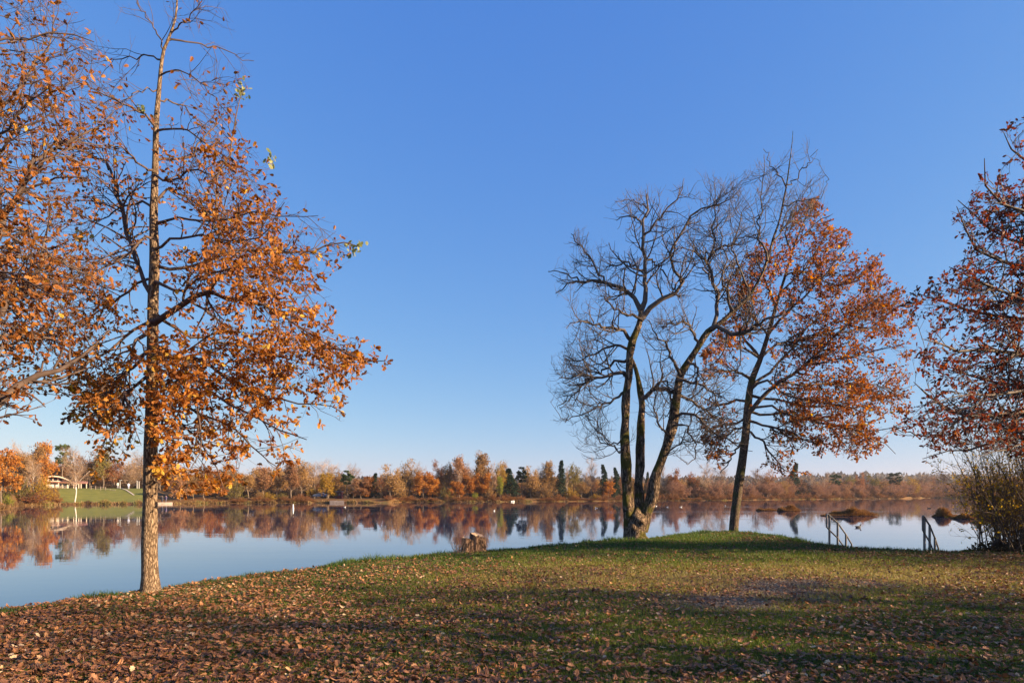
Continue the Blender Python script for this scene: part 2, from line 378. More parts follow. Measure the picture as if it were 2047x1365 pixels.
gv = np.stack([b0, b1, tp], 1).reshape(-1, 3); gff = np.arange(len(gv)).reshape(-1, 3)
dr = np.clip(dryness(x, y) + rng.normal(0, 0.16, len(x)), 0, 1)
tag(link("grass", mesh("grass", gv, [gff], False, np.repeat(dr, 3), (M_GRASS,))), "short autumn grass growing on the lake bank", "grass", None, "stuff")

# fallen leaves
x, y = visible_scatter(530000, 4.3, 29, 1.05)
s = edge_dist(x, y)
keep = (s < 0.35) & (rng.random(len(x)) < bright_density(x, y) * (1 - 0.45 * gravel(x, y)))
x, y = x[keep], y[keep]; n = len(x); z = ground_z(x, y)
tilt = rng.normal(0, 0.20, (n, 3)) + np.array([0, 0, 1.0]); tilt[:, 2] = np.abs(tilt[:, 2])
dirn = rng.normal(0, 1, (n, 3)); dirn[:, 2] *= 0.13
size = rng.uniform(0.035, 0.086, n)
px = CX + F * x / y
tl = np.clip(0.44 + rng.normal(0, 0.22, n) + 0.35 * (vnoise(x, y, 2.5, 31) - 0.5) + np.where(rng.random(n) < 0.03, 0.5, 0), 0, 1)
lb = Bag(); leafbag(lb, np.stack([x, y, z + 0.012 + 0.03 * rng.random(n)], 1), dirn, size, rng, tl, fold=0.3, curl=0.7, nrm=tilt, wide=1.15)
tag(link("fallen_leaves", lb.mesh("fallen_leaves", M_LITTER)), "brown fallen leaves lying over the grass of the bank", "leaves", None, "stuff")

# loose pebbles on the worn patch
x, y = visible_scatter(26000, 7.5, 14, 1.5, 1200, 1850)
keep = rng.random(len(x)) < gravel(x, y) ** 1.5 * 0.8; x, y = x[keep], y[keep]; n = len(x)
o8 = np.array([(1, 0, 0), (-1, 0, 0), (0, 1, 0), (0, -1, 0), (0, 0, 1), (0, 0, -1)], float)
rot = rng.normal(0, 1, (n, 3, 3)); q, _ = np.linalg.qr(rot); sz = rng.uniform(0.006, 0.02, n)
v = np.einsum('kj,nij->nki', o8, q) * sz[:, None, None] * np.array([1, 1, 0.7]); v += np.stack([x, y, ground_z(x, y) + 0.006], 1)[:, None, :]
f8 = np.array([(0, 2, 4), (2, 1, 4), (1, 3, 4), (3, 0, 4), (2, 0, 5), (1, 2, 5), (3, 1, 5), (0, 3, 5)])
M_PEB = leaf_mat("pebble", [(0.0, (0.11, 0.08, 0.052)), (1.0, (0.36, 0.28, 0.20))], 0.0, 0.9)
tag(link("gravel", mesh("gravel", v.reshape(-1, 3), [(np.arange(n)[:, None, None] * 6 + f8).reshape(-1, 3)], False, np.repeat(rng.random(n), 6), (M_PEB,))),
    "loose grey gravel on the worn patch of the bank", "gravel", None, "stuff")

# ---------------------------------------------------------------- water
m, nt, bs = newmat("lake_water"); M_WATER = m
bs.inputs["Base Color"].default_value = (0.007, 0.024, 0.08, 1); bs.inputs["Roughness"].default_value = 0.02; bs.inputs["IOR"].default_value = 1.45
tc = nt.nodes.new("ShaderNodeTexCoord")
def wn(scale, stretch, detail):
    mp = nt.nodes.new("ShaderNodeMapping"); mp.inputs["Scale"].default_value = (scale * stretch, scale, scale)
    mp.inputs["Rotation"].default_value = (0, 0, math.radians(6))
    nz = nt.nodes.new("ShaderNodeTexNoise"); nz.inputs["Scale"].default_value = 1; nz.inputs["Detail"].default_value = detail
    nt.links.new(tc.outputs["Object"], mp.inputs[0]); nt.links.new(mp.outputs[0], nz.inputs[0]); return nz
na = wn(1.7, 0.45, 3); nb = wn(0.35, 0.35, 2); nc = wn(0.05, 0.25, 2)
rc = ramp(nt, [(0.42, (0.55, 0.55, 0.55)), (0.62, (1, 1, 1))]); nt.links.new(nc.outputs["Fac"], rc.inputs[0])
# breeze patches: stripes of finer chop far out to the right
sx = nt.nodes.new("ShaderNodeSeparateXYZ"); nt.links.new(tc.outputs["Object"], sx.inputs[0])
b1_ = nt.nodes.new("ShaderNodeBump"); b1_.inputs["Distance"].default_value = 0.02; nt.links.new(na.outputs["Fac"], b1_.inputs["Height"])
ms = nt.nodes.new("ShaderNodeMath"); ms.operation = 'MULTIPLY'; ms.inputs[1].default_value = 0.12; nt.links.new(rc.outputs[0], ms.inputs[0])
nd = wn(0.16, 0.10, 3); rdp = ramp(nt, [(0.585, (0, 0, 0)), (0.64, (1, 1, 1))]); nt.links.new(nd.outputs["Fac"], rdp.inputs[0])
yr = nt.nodes.new("ShaderNodeMapRange"); yr.inputs[1].default_value = 45; yr.inputs[2].default_value = 75; nt.links.new(sx.outputs[1], yr.inputs[0])
mq = nt.nodes.new("ShaderNodeMath"); mq.operation = 'MULTIPLY'; nt.links.new(rdp.outputs[0], mq.inputs[0]); nt.links.new(yr.outputs[0], mq.inputs[1])
mr = nt.nodes.new("ShaderNodeMath"); mr.operation = 'MULTIPLY_ADD'; nt.links.new(mq.outputs[0], mr.inputs[0]); mr.inputs[1].default_value = 0.8; nt.links.new(ms.outputs[0], mr.inputs[2])
nt.links.new(mr.outputs[0], b1_.inputs["Strength"])
b2_ = nt.nodes.new("ShaderNodeBump"); b2_.inputs["Distance"].default_value = 0.05; b2_.inputs["Strength"].default_value = 0.09
nt.links.new(nb.outputs["Fac"], b2_.inputs["Height"]); nt.links.new(b1_.outputs[0], b2_.inputs["Normal"]); nt.links.new(b2_.outputs[0], bs.inputs["Normal"])
wb = Bag(); wb.add([(-900, -200, WATER), (1200, -200, WATER), (1200, 1200, WATER), (-900, 1200, WATER)], [np.array([[0, 1, 2, 3]])])
tag(link("water", wb.mesh("water", M_WATER)), "still lake reflecting the autumn trees", None, None, "structure")

# ---------------------------------------------------------------- far shore terrain
SH = [(-900, 1040), (-300, 1026), (0, 1020), (22, 1017), (34, 1011), (110, 1009), (200, 1008), (300, 1007.5), (420, 1006), (630, 1005), (780, 1005), (800, 1003.5), (1000, 1003), (1200, 1001.5),
      (1310, 1000.5), (1440, 1000), (1600, 998), (1800, 996.5), (1860, 995), (2100, 995), (2600, 998), (3300, 1002)]
SHX = np.array([a for a, _ in SH]); SHD = np.array([(EYE - WATER) * F / (b - HY) for _, b in SH])
def shore_d(px): return np.interp(px, SHX, SHD)
def rise(px): return np.interp(px, [-900, 0, 60, 110, 290, 330, 430, 600, 900, 1300, 2600], [2.0, 1.2, 2.6, 3.7, 3.7, 2.9, 1.2, 0.75, 0.8, 0.6, 0.7])
def far_z(px, s):
    """height s metres behind the far waterline"""
    r = rise(px); big = np.clip((r - 0.9) / 2, 0, 1)
    lo = np.clip(s / 1.2, 0, 1) * 0.35
    k = np.clip((s - 1.2) / (5 + 20 * big), 0, 1); k = k * k * (3 - 2 * k)
    far = np.clip((s - 380) / 900, 0, 1); hill = np.interp(px, [-900, 900, 1500, 1700, 2100, 3300], [16, 18, 22, 34, 36, 32]) * (far * far * (3 - 2 * far))
    return WATER + np.where(s < 0, s * 0.3, lo + (r + 0.3 - 0.35) * k) + np.clip((s - 30) / 200, 0, 1) * 1.0 + hill * (0.8 + 0.35 * vnoise(px, s, 240, 3))
pxs = np.concatenate([np.arange(-900, 0, 30), np.arange(0, 2060, 6), np.arange(2060, 3300, 30)]).astype(float)
ss = np.array([-6, -1, 0, 0.4, 1.0, 1.6, 2.5, 4, 6, 8, 11, 14, 17, 20, 24, 28, 34, 42, 55, 80, 120, 180, 260, 380, 520, 700, 900, 1150, 1400, 1700, 3000], float)
TP, TS = np.meshgrid(pxs, ss); TD = shore_d(TP) + TS; TZ = far_z(TP, TS) + 0.12 * (vnoise(TP, TS * 3, 17, 4) - 0.5) * (TS > 1)
ti = np.arange(TP.size).reshape(TP.shape); tf = np.stack([ti[:-1, :-1], ti[:-1, 1:], ti[1:, 1:], ti[1:, :-1]], -1).reshape(-1, 4)
meadow = ((TP > 118) & (TP < 296) & (TS > 2.5)) * 1.0
def sandy(px, s): return np.maximum(np.exp(-((px - 335) / 12) ** 2 - ((s - 0.5) / 1.8) ** 2), np.exp(-((px - 672) / 12) ** 2 - ((s - 1) / 3.0) ** 2))
m, nt, bs = newmat("far_bank"); M_FAR = m
tc = nt.nodes.new("ShaderNodeTexCoord"); at = nt.nodes.new("ShaderNodeAttribute"); at.attribute_name = "tint"
n1 = nt.nodes.new("ShaderNodeTexNoise"); n1.inputs["Scale"].default_value = 0.45; n1.inputs["Detail"].default_value = 8; n1.inputs["Roughness"].default_value = 0.7
nt.links.new(tc.outputs["Object"], n1.inputs[0])
r1 = ramp(nt, [(0.3, (0.10, 0.045, 0.018)), (0.5, (0.17, 0.085, 0.032)), (0.7, (0.13, 0.12, 0.035))]); nt.links.new(n1.outputs["Fac"], r1.inputs[0])
r2 = ramp(nt, [(0.3, (0.12, 0.135, 0.03)), (0.65, (0.21, 0.20, 0.05))]); nt.links.new(n1.outputs["Fac"], r2.inputs[0])
mx = nt.nodes.new("ShaderNodeMix"); mx.data_type = 'RGBA'; nt.links.new(at.outputs["Fac"], mx.inputs[0]); nt.links.new(r1.outputs[0], mx.inputs[6]); nt.links.new(r2.outputs[0], mx.inputs[7])
nt.links.new(mx.outputs[2], bs.inputs["Base Color"]); bs.inputs["Roughness"].default_value = 0.95; bs.inputs["Specular IOR Level"].default_value = 0.1
tag(link("terrain", mesh("terrain", np.stack([(TP.ravel() - CX) / F * TD.ravel(), TD.ravel(), TZ.ravel()], 1), [tf], True, meadow.ravel(), (M_FAR,))),
    "far lake shore with a green meadow slope and wooded hills", None, None, "structure")
def far_pt(px, s):
    d = shore_d(px) + s; return np.array([(px - CX) / F * d, d, float(far_z(np.array(px, float), np.array(s, float)))])
# ---------------------------------------------------------------- the near trees
def limb(pts, d0, n=14, dd=0.0):
    """pts: (px, py, width_px[, extra depth]); depth runs from d0 to d0+dd"""
    k = len(pts); q = []; r = []
    for i, p in enumerate(pts):
        d = d0 + dd * i / (k - 1) + (p[3] if len(p) > 3 else 0)
        q.append(P(p[0], p[1], d)); r.append(p[2] / 2 / F * d)
    return resample(q, r, n)

def tree_root(name, base, label, group=None): return thing(name, base, label, "tree", group)
def local(v, base): return np.asarray(v).reshape(-1, 3) - np.asarray(base)

def build_tree(name, base, label, limbs, trunks, rng, spec, mats, group=None):
    """limbs: list of (pts, rad) arrays n=14; trunks: list of (pts, rad, sides, bumpy)"""
    base = np.asarray(base, float); root = tree_root(name, base, label, group)
    tb = Bag()
    for p, r, sides, bump in trunks:
        v, f = tubes(p[None], r[None], sides, bump, rng); tb.add(v - base, [f])
    link("trunk", tb.mesh("trunk", mats[0], True), root)
    LB = np.stack([l[0] for l in limbs]); LR = np.stack([l[1] for l in limbs])
    LB = LB + np.concatenate([np.zeros((len(LB), 1, 3)), rng.normal(0, spec.get("wob", 0.02), (len(LB), LB.shape[1] - 1, 3))], 1)
    bb = Bag()
    v, f = tubes(LB, LR, 9, 0.08, rng); bb.add(v - base, [f])
    tw = []; src = [(LB, LR)]
    for k, (parents, kw, sides, last) in enumerate(spec["levels"]):
        PB = np.concatenate([resample_all(src[j][0], 8) for j in parents]); PR = np.concatenate([resample_rad(src[j][1], 8) for j in parents])
        Cc, Rc, _ = spawn(PB, PR, rng=rng, **kw)
        if spec.get("clip"): keep = spec["clip"](Cc); Cc, Rc = Cc[keep], Rc[keep]
        src.append((Cc, Rc))
        v, f = tubes(Cc, Rc, sides, 0, rng); bb.add(v - base, [f])
    link("branches", bb.mesh("branches", mats[1], True), root)
    return root, base, src

def resample_all(B, n):
    m = B.shape[1]
    if m == n: return B
    x = np.linspace(0, m - 1, n); i = np.clip(np.floor(x).astype(int), 0, m - 2); fr = (x - i)[None, :, None]
    return B[:, i] * (1 - fr) + B[:, i + 1] * fr
def resample_rad(R, n):
    m = R.shape[1]
    if m == n: return R
    x = np.linspace(0, m - 1, n); i = np.clip(np.floor(x).astype(int), 0, m - 2); fr = (x - i)[None, :]
    return R[:, i] * (1 - fr) + R[:, i + 1] * fr

def pix(v):
    v = np.asarray(v); y = np.maximum(v[..., 1], 0.3)
    return CX + F * v[..., 0] / y, HY - F * (v[..., 2] - EYE) / y

def in_poly(px, py, poly):
    ins = np.zeros(np.shape(px), bool); n = len(poly)
    for i in range(n):
        (x1, y1), (x2, y2) = poly[i], poly[(i + 1) % n]
        ins ^= ((y1 > py) != (y2 > py)) & (px < (x2 - x1) * (py - y1) / (y2 - y1 + 1e-9) + x1)
    return ins

def add_crown(root, base, T, per, size, rng, mat, tintf, half=OAK_H, spread=0.75, droop=0.25, name="crown", prob=None, tmin=0.35, wide=1.0):
    pos, d, idx = clusters(T, per, spread, rng, droop, tmin)
    # leaves hang in bunches: some twigs are nearly bare, others full
    full = np.where(rng.random(len(T)) < 0.3, 0.06, np.clip(rng.normal(0.8, 0.3, len(T)), 0.1, 1))[idx]
    keep = rng.random(len(pos)) < full
    if prob is not None: keep &= rng.random(len(pos)) < prob(pos)
    pos, d, idx = pos[keep], d[keep], idx[keep]
    tt = tintf(pos, idx)
    b = Bag(); leafbag(b, pos - base, d, rng.uniform(size * 0.6, size * 1.25, len(pos)), rng, tt, half=half, fold=0.35, curl=0.5, wide=wide)
    return link(name, b.mesh(name, mat), root)

# ---- A: slender oak on the left, sunlit brown leaves
rA = np.random.default_rng(11); dA = EYE * F / (1183 - HY)
TA = limb([(300, 1196, 52), (300, 1181, 42), (300, 1168, 35), (299, 1140, 31), (298, 1080, 28.5), (300, 1000, 26.5), (301, 900, 25), (303, 800, 22.5), (305, 700, 21), (306, 600, 20), (309, 520, 18.5), (307, 430, 15.5), (309, 380, 13.5),
           (311, 310, 11.5), (312, 250, 10), (317, 190, 8.5), (325, 110, 6.5), (338, 75, 5), (350, 40, 4), (354, 0, 3.2), (352, -60, 2.4), (356, -120, 1.2)], dA, 60)
A_L = []
def la(pts, dd): A_L.append(limb(pts, dA, 14, dd))
la([(303, 650, 13), (322, 641, 12), (345, 620, 11.5), (375, 600, 11), (417, 580, 10), (445, 596, 7), (500, 600, 5.5), (560, 630, 4.5), (620, 668, 3.5), (690, 700, 2.6), (735, 728, 2), (772, 722, 1.4)], -1.3)
la([(303, 715, 9), (345, 712, 8), (401, 720, 7), (450, 755, 5), (520, 790, 4), (580, 800, 3), (660, 812, 2), (690, 828, 1.3)], -0.5)
la([(303, 590, 10), (280, 540, 8), (262, 495, 7.5), (250, 450, 7), (236, 390, 6), (216, 333, 5), (200, 318, 4), (160, 310, 2.5)], 0.3)
la([(305, 530, 7), (350, 535, 6), (400, 527, 5.5), (445, 513, 5), (480, 497, 4.5), (560, 506, 4), (641, 497, 3), (690, 484, 2), (716, 492, 1.2)], 0.7)
la([(440, 514, 4.5), (433, 441, 4.2), (429, 401, 4), (441, 341, 3.6), (461, 301, 3), (470, 250, 2.2), (478, 215, 1.7), (486, 185, 1.2)], 0.1)
la([(309, 448, 6), (349, 435, 5), (409, 443, 4), (470, 432, 3.2), (501, 421, 2.8), (549, 433, 2.2), (595, 436, 1.6), (633, 427, 1.1)], -0.9)
la([(311, 405, 6), (341, 383, 4.6), (375, 395, 4), (402, 415, 3.4), (428, 438, 2.8), (470, 470, 2), (520, 520, 1.5)], 1.2)
la([(312, 321, 6), (345, 318, 5), (381, 313, 4), (405, 277, 3), (420, 262, 2.2), (440, 240, 1.3)], 0.6)
la([(312, 262, 5), (345, 256, 4), (385, 270, 3), (430, 300, 2.4), (480, 330, 1.8), (520, 355, 1.1)], -0.8)
la([(311, 255, 5), (290, 232, 4), (273, 220, 3.5), (240, 204, 3), (200, 186, 2.5), (152, 156, 1.8), (120, 130, 1.2)], -0.8)
la([(333, 82, 4), (377, 84, 3), (410, 90, 2.5), (445, 100, 2), (475, 112, 1.5), (509, 124, 1)], 0.6)
la([(322, 120, 3.5), (295, 113, 2.6), (250, 115, 2), (205, 122, 1.2)], 0.5)
la([(322, 150, 3.5), (360, 140, 2.6), (400, 165, 2), (440, 210, 1.5), (465, 245, 1)], -0.9)
la([(316, 200, 3.5), (350, 205, 3), (400, 240, 2), (440, 275, 1.2)], 1.2)
la([(316, 180, 3), (285, 180, 2.4), (250, 200, 1.8), (215, 240, 1.1)], -0.6)
la([(326, 100, 3), (310, 60, 2.4), (285, 20, 2), (262, -20, 1.3)], -0.5)
la([(340, 70, 3), (370, 40, 2.2), (395, 10, 1.7), (415, -20, 1.1)], -0.4)
la([(309, 480, 6), (285, 478, 5), (240, 520, 4), (190, 540, 3.2), (150, 570, 2.2), (110, 590, 1.4)], -1.0)
la([(306, 560, 7), (285, 560, 5), (230, 600, 4), (170, 640, 3), (110, 660, 2), (60, 680, 1.3)], 0.9)
la([(304, 640, 8), (280, 650, 6), (230, 690, 5), (180, 720, 4), (130, 760, 2.6), (90, 770, 1.5)], -1.3)
la([(303, 700, 8), (270, 730, 6), (230, 770, 4.6), (200, 810, 3.4), (170, 840, 2.2), (150, 850, 1.4)], 0.6)
la([(303, 745, 7), (260, 780, 5), (230, 830, 3.6), (215, 870, 2.6), (195, 920, 1.8), (180, 945, 1.1)], -0.9)
la([(303, 770, 7), (330, 800, 5), (365, 850, 4), (400, 880, 3), (430, 930, 2.2), (450, 975, 1.3)], -1.3)
la([(303, 750, 8), (350, 790, 6), (410, 830, 4.6), (470, 860, 3.4), (520, 910, 2.4), (560, 935, 1.3)], -0.2)
la([(303, 680, 9), (360, 730, 7), (430, 790, 5), (500, 830, 4), (560, 860, 3), (610, 880, 1.6)], -1.9)
la([(304, 620, 8), (350, 660, 6), (430, 680, 4.6), (520, 700, 3.4), (590, 720, 2.2), (660, 740, 1.3)], 1.6)
la([(306, 560, 7), (360, 580, 5), (430, 540, 4), (500, 540, 3), (570, 560, 2), (640, 590, 1.3)], -1.9)
la([(304, 690, 8), (340, 740, 6), (380, 790, 4), (400, 850, 3), (395, 910, 2), (380, 950, 1.3)], -2.2)
la([(304, 660, 8), (270, 690, 6), (250, 740, 4), (255, 800, 3), (270, 850, 2), (280, 885, 1.3)], -2.3)
la([(303, 790, 6), (330, 850, 4.6), (350, 900, 3.4), (345, 950, 2.2), (335, 975, 1.2)], -0.6)
la([(306, 500, 6), (340, 480, 5), (400, 470, 4), (460, 480, 3), (520, 470, 2), (570, 400, 1.3)], -1.2)
la([(308, 420, 5), (280, 400, 4), (240, 420, 3), (200, 440, 2), (150, 450, 1.2)], 1.0)
la([(310, 350, 5), (340, 360, 4), (380, 340, 3), (420, 350, 2), (450, 330, 1.2)], -1.3)
la([(310, 340, 5), (280, 330, 4), (250, 300, 3), (210, 290, 2), (180, 260, 1.2)], -1.2)
A_POLY = [(200, -60), (420, -60), (525, 130), (500, 200), (470, 260), (560, 330), (640, 425), (735, 490), (660, 560), (690, 640), (785, 715), (780, 745), (700, 770), (700, 840), (640, 850), (600, 915), (560, 960), (470, 975), (440, 1005), (330, 985), (290, 900), (265, 900), (190, 970), (165, 940), (190, 890), (120, 830), (100, 800), (-60, 760), (-60, 300), (120, 100)]
def clipA(Cc):
    px, py = pix(Cc[:, -1]); return in_poly(px, py, A_POLY)
specA = dict(wob=0.018, clip=clipA, levels=[
    ([0], dict(count=330, t0=0.12, t1=0.97, ang=(48, 14), length=1.25, n=8, up=-0.03, noise=0.13, rr=0.55, rmin=0.005, tfall=0.45, tip=0.35), 5, False),
    ([0, 1], dict(count=1500, t0=0.2, t1=1.0, ang=(42, 16), length=0.62, n=6, up=-0.03, noise=0.16, rr=0.6, rmin=0.0032, tfall=0.35, tip=0.4), 4, False),
    ([1, 2], dict(count=3400, t0=0.25, t1=1.0, ang=(40, 18), length=0.30, n=5, up=0.0, noise=0.2, rr=0.7, rmin=0.0022, tfall=0.2, tip=0.5), 3, True)])
baseA = P(300, 1183, dA)
rootA, bA, srcA = build_tree("oak_tree", baseA, "slender oak on the left with a pale sunlit trunk and orange brown leaves", A_L, [(*TA, 20, 0.035)], rA, specA, (M_BARK_OAK, M_TWIG))
def probA(pos):
    px, py = pix(pos)
    dens = np.interp(py, [0, 180, 260, 420, 560, 650, 1000], [0.03, 0.04, 0.14, 0.22, 0.33, 0.48, 0.70])
    dens = dens * np.where((px > 560) & (py < 520), 0.45, 1) * np.where((py > 860) & (px < 290), 0.6, 1)
    return dens
def tintA(pos, idx):
    c = np.random.default_rng(3).normal(0, 0.12, 4000)[idx % 4000]
    px, py = pix(pos)
    return np.clip(0.54 + c + rA.normal(0, 0.15, len(pos)) + 0.14 * np.clip((py - 500) / 400, -0.5, 1) + (rA.random(len(pos)) < 0.01) * 0.5, 0, 1)
TWA = np.concatenate([resample_all(srcA[2][0], 5), srcA[3][0]])
add_crown(rootA, bA, TWA, 17, 0.085, rA, M_OAK, tintA, prob=probA)
gb = Bag()
for (gx_, gy_, gd) in [(487, 176, 0.8), (482, 192, 0.8), (540, 316, 0.2), (702, 500, 0.7), (718, 492, 0.7), (286, 224, -0.2), (158, 470, -0.3)]:
    c = P(gx_, gy_, dA + gd); k = 11
    leafbag(gb, c + rA.normal(0, 0.045, (k, 3)) - bA, rA.normal(0, 1, (k, 3)) + [0, 0, 0.2], rA.uniform(0.08, 0.13, k), rA, rA.random(k), fold=0.3, curl=0.3)
tag(link("green_leaves", gb.mesh("green_leaves", M_GREENLEAF), rootA), "last green leaf sprigs at the branch tips")

# ---- B: oak whose trunk stands beyond the left edge
rB = np.random.default_rng(12); dB = 7.6; baseB = P(-330, HY + EYE * F / dB, dB)
TB = limb([(-330, HY + EYE * F / dB + 20, 60), (-330, 1150, 50), (-325, 1000, 44), (-315, 850, 38), (-300, 700, 34), (-285, 550, 28), (-270, 400, 22), (-260, 250, 16), (-255, 100, 10), (-250, -80, 5)], dB, 40)
B_L = []
def lb_(pts, dd): B_L.append(limb(pts, dB, 14, dd))
lb_([(-315, 900, 24), (-180, 880, 22), (-60, 845, 19), (0, 805, 17), (24, 780, 15), (60, 752, 12), (112, 740, 8.5), (156, 724, 6.5), (190, 690, 4), (220, 660, 2)], 1.0)
lb_([(-300, 760, 20), (-180, 700, 17), (-60, 640, 14), (0, 624, 12), (16, 592, 11), (44, 584, 9), (62, 555, 7), (80, 512, 6), (95, 470, 4), (100, 430, 2)], 0.8)
lb_([(-285, 620, 20), (-170, 560, 17), (-60, 520, 15), (4, 469, 13), (18, 413, 11.5), (44, 395, 10), (48, 341, 8), (80, 309, 6.5), (152, 277, 5), (200, 260, 3), (225, 225, 1.5)], 1.6)
lb_([(0, 468, 8), (40, 480, 5), (90, 500, 4), (150, 540, 3), (200, 560, 1.6)], 1.0)
lb_([(-265, 330, 14), (-160, 200, 10), (-60, 110, 7), (0, 78, 4.5), (60, 78, 3.5), (130, 66, 3), (190, 84, 1.5)], 0.6)
lb_([(-270, 420, 14), (-160, 330, 10), (-60, 260, 7), (20, 200, 5), (80, 130, 3.6), (100, 60, 2.4), (105, 10, 1.3)], 1.4)
lb_([(-300, 700, 14), (-160, 740, 10), (-60, 700, 8), (20, 690, 6), (90, 650, 4), (150, 620, 2)], 1.7)
lb_([(-310, 850, 12), (-160, 860, 9), (-60, 830, 6), (0, 832, 4), (60, 816, 2), (90, 812, 1.2)], 0.4)
lb_([(-285, 560, 14), (-180, 440, 11), (-100, 380, 8), (-20, 330, 6), (40, 260, 4), (90, 230, 2.4), (140, 190, 1.4)], 0.2)
lb_([(-285, 500, 12), (-180, 520, 9), (-80, 560, 7), (0, 540, 5), (80, 580, 3.4), (140, 600, 1.6)], -0.6)
lb_([(-260, 250, 10), (-180, 130, 7), (-100, 50, 5), (-30, 0, 3.5), (30, -20, 2.4), (90, -30, 1.4)], 0.9)
lb_([(-265, 380, 10), (-180, 350, 8), (-90, 300, 6), (-10, 270, 4.5), (60, 200, 3), (110, 170, 1.5)], -0.4)
lb_([(-300, 650, 12), (-200, 640, 9), (-110, 610, 7), (-20, 600, 5), (60, 640, 3), (120, 660, 1.5)], 2.4)
B_POLY = [(-700, -300), (60, -300), (140, -20), (200, 70), (250, 200), (250, 330), (230, 450), (240, 640), (170, 760), (130, 800), (60, 850), (-100, 880), (-700, 900)]
def clipB(Cc):
    px, py = pix(Cc[:, -1]); return in_poly(px, py, B_POLY)
specB = dict(wob=0.02, clip=clipB, levels=[
    ([0], dict(count=230, t0=0.2, t1=0.98, ang=(48, 15), length=1.2, n=8, up=0.0, noise=0.14, rr=0.55, rmin=0.005, tfall=0.45, tip=0.35), 5, False),
    ([0, 1], dict(count=1150, t0=0.25, t1=1.0, ang=(42, 16), length=0.6, n=6, up=0.0, noise=0.16, rr=0.6, rmin=0.0032, tfall=0.35, tip=0.4), 4, False),
    ([1, 2], dict(count=1900, t0=0.25, t1=1.0, ang=(40, 18), length=0.28, n=5, up=0.0, noise=0.2, rr=0.7, rmin=0.0022, tfall=0.2, tip=0.5), 3, True)])
rootB, bB, srcB = build_tree("oak_tree", baseB, "oak at the left edge reaching in with crooked branches, its trunk out of sight", B_L, [(*TB, 16, 0.05)], rB, specB, (M_BARK_OAK2, M_TWIG))
def probB(pos):
    px, py = pix(pos); return np.interp(py, [0, 90, 160, 500, 760, 880], [0.07, 0.08, 0.18, 0.24, 0.28, 0.16]) * np.interp(px, [100, 230], [1, 0.5])
add_crown(rootB, bB, np.concatenate([resample_all(srcB[2][0], 5), srcB[3][0]]), 14, 0.079, rB, M_OAK, lambda pos, idx: np.clip(0.52 + rB.normal(0, 0.17, len(pos)) + (rB.random(len(pos)) < 0.01) * 0.5, 0, 1), prob=probB)

# ---- C: leafless tree with three mossy stems
rC = np.random.default_rng(13); dC = EYE * F / (1077 - HY); baseC = P(1272, 1077, dC)
C1 = limb([(1262, 1085, 30), (1262, 1060, 28), (1257, 1029, 24), (1253, 950, 20), (1250, 881, 19), (1251, 815, 16.5), (1256, 749, 14.5), (1261, 693, 14), (1272, 662, 13), (1280, 637, 12), (1283, 609, 10)], dC, 50, -0.3)
C2 = limb([(1276, 1060, 22), (1276, 1030, 19), (1277, 980, 19), (1280, 914, 16), (1282, 848, 15), (1283, 805, 13), (1278, 772, 10), (1271, 739, 7), (1262, 715, 5)], dC, 40, 0.7)
C3 = limb([(1284, 1062, 30), (1290, 1030, 26), (1302, 996, 24), (1310, 953, 21), (1321, 920, 20), (1337, 874, 18), (1347, 835, 17), (1353, 792, 17), (1359, 752, 15), (1374, 725, 13), (1393, 696, 12), (1413, 666, 11), (1430, 652, 9.5), (1447, 640, 8.5), (1466, 622, 8), (1495, 593, 7), (1517, 561, 6), (1534, 520, 5), (1545, 479, 4.4), (1558, 440, 3.6), (1571, 377, 2.6), (1578, 329, 1.9), (1583, 290, 1.3), (1585, 262, 0.9)], dC, 70, -0.8)
C0 = limb([(1272, 1092, 64), (1272, 1074, 46), (1273, 1062, 41), (1274, 1045, 40), (1275, 1030, 33), (1276, 1012, 12)], dC, 24)
C_L = []
def lc(pts, dd, off=0.0): C_L.append(limb([(a, b, c * 1.3) for a, b, c in pts], dC + off, 14, dd))
lc([(1282, 620, 9), (1291, 587, 7), (1288, 536, 6), (1283, 488, 5), (1283, 447, 4), (1296, 418, 2.6), (1290, 390, 1.6)], 0.2, -0.3)
lc([(1280, 620, 8), (1268, 596, 7), (1253, 583, 6.2), (1235, 572, 5.5), (1209, 566, 5), (1185, 562, 4), (1158, 561, 3.4), (1138, 568, 2.4), (1107, 583, 1.2)], 1.0, -0.3)
lc([(1208, 566, 3.4), (1187, 526, 2.8), (1167, 498, 2.2), (1150, 482, 1.6), (1139, 468, 1)], 0.4, 0.3)
lc([(1158, 561, 2.4), (1130, 548, 2), (1110, 541, 1.5), (1093, 542, 0.9)], 0.3, 0.5)
lc([(1281, 640, 9), (1300, 620, 8), (1320, 602, 7.2), (1343, 588, 6.6), (1361, 577, 6), (1367, 560, 5), (1345, 536, 4.4), (1339, 504, 4), (1349, 475, 4), (1368, 447, 3.4), (1406, 421, 2.8), (1447, 406, 2), (1470, 390, 1.4), (1488, 373, 0.9)], -1.0, -0.3)
lc([(1284, 478, 4), (1302, 452, 3.2), (1320, 434, 2.8), (1342, 412, 2.2), (1360, 385, 1.5), (1371, 355, 0.9)], -0.8, -0.2)
lc([(1283, 450, 3.2), (1268, 436, 2.4), (1250, 432, 2), (1232, 440, 1)], 0.6)
lc([(1296, 418, 2), (1275, 405, 1.6), (1250, 400, 1.2), (1236, 404, 0.8)], -0.4)
lc([(1253, 752, 7), (1235, 748, 6), (1215, 750, 5), (1190, 756, 4.2), (1168, 752, 3.4), (1140, 752, 2.4), (1118, 760, 1.4)], -1.2)
lc([(1180, 756, 3.2), (1160, 775, 2.6), (1145, 790, 2), (1130, 802, 1.5), (1112, 812, 0.9)], 0.8, -0.6)
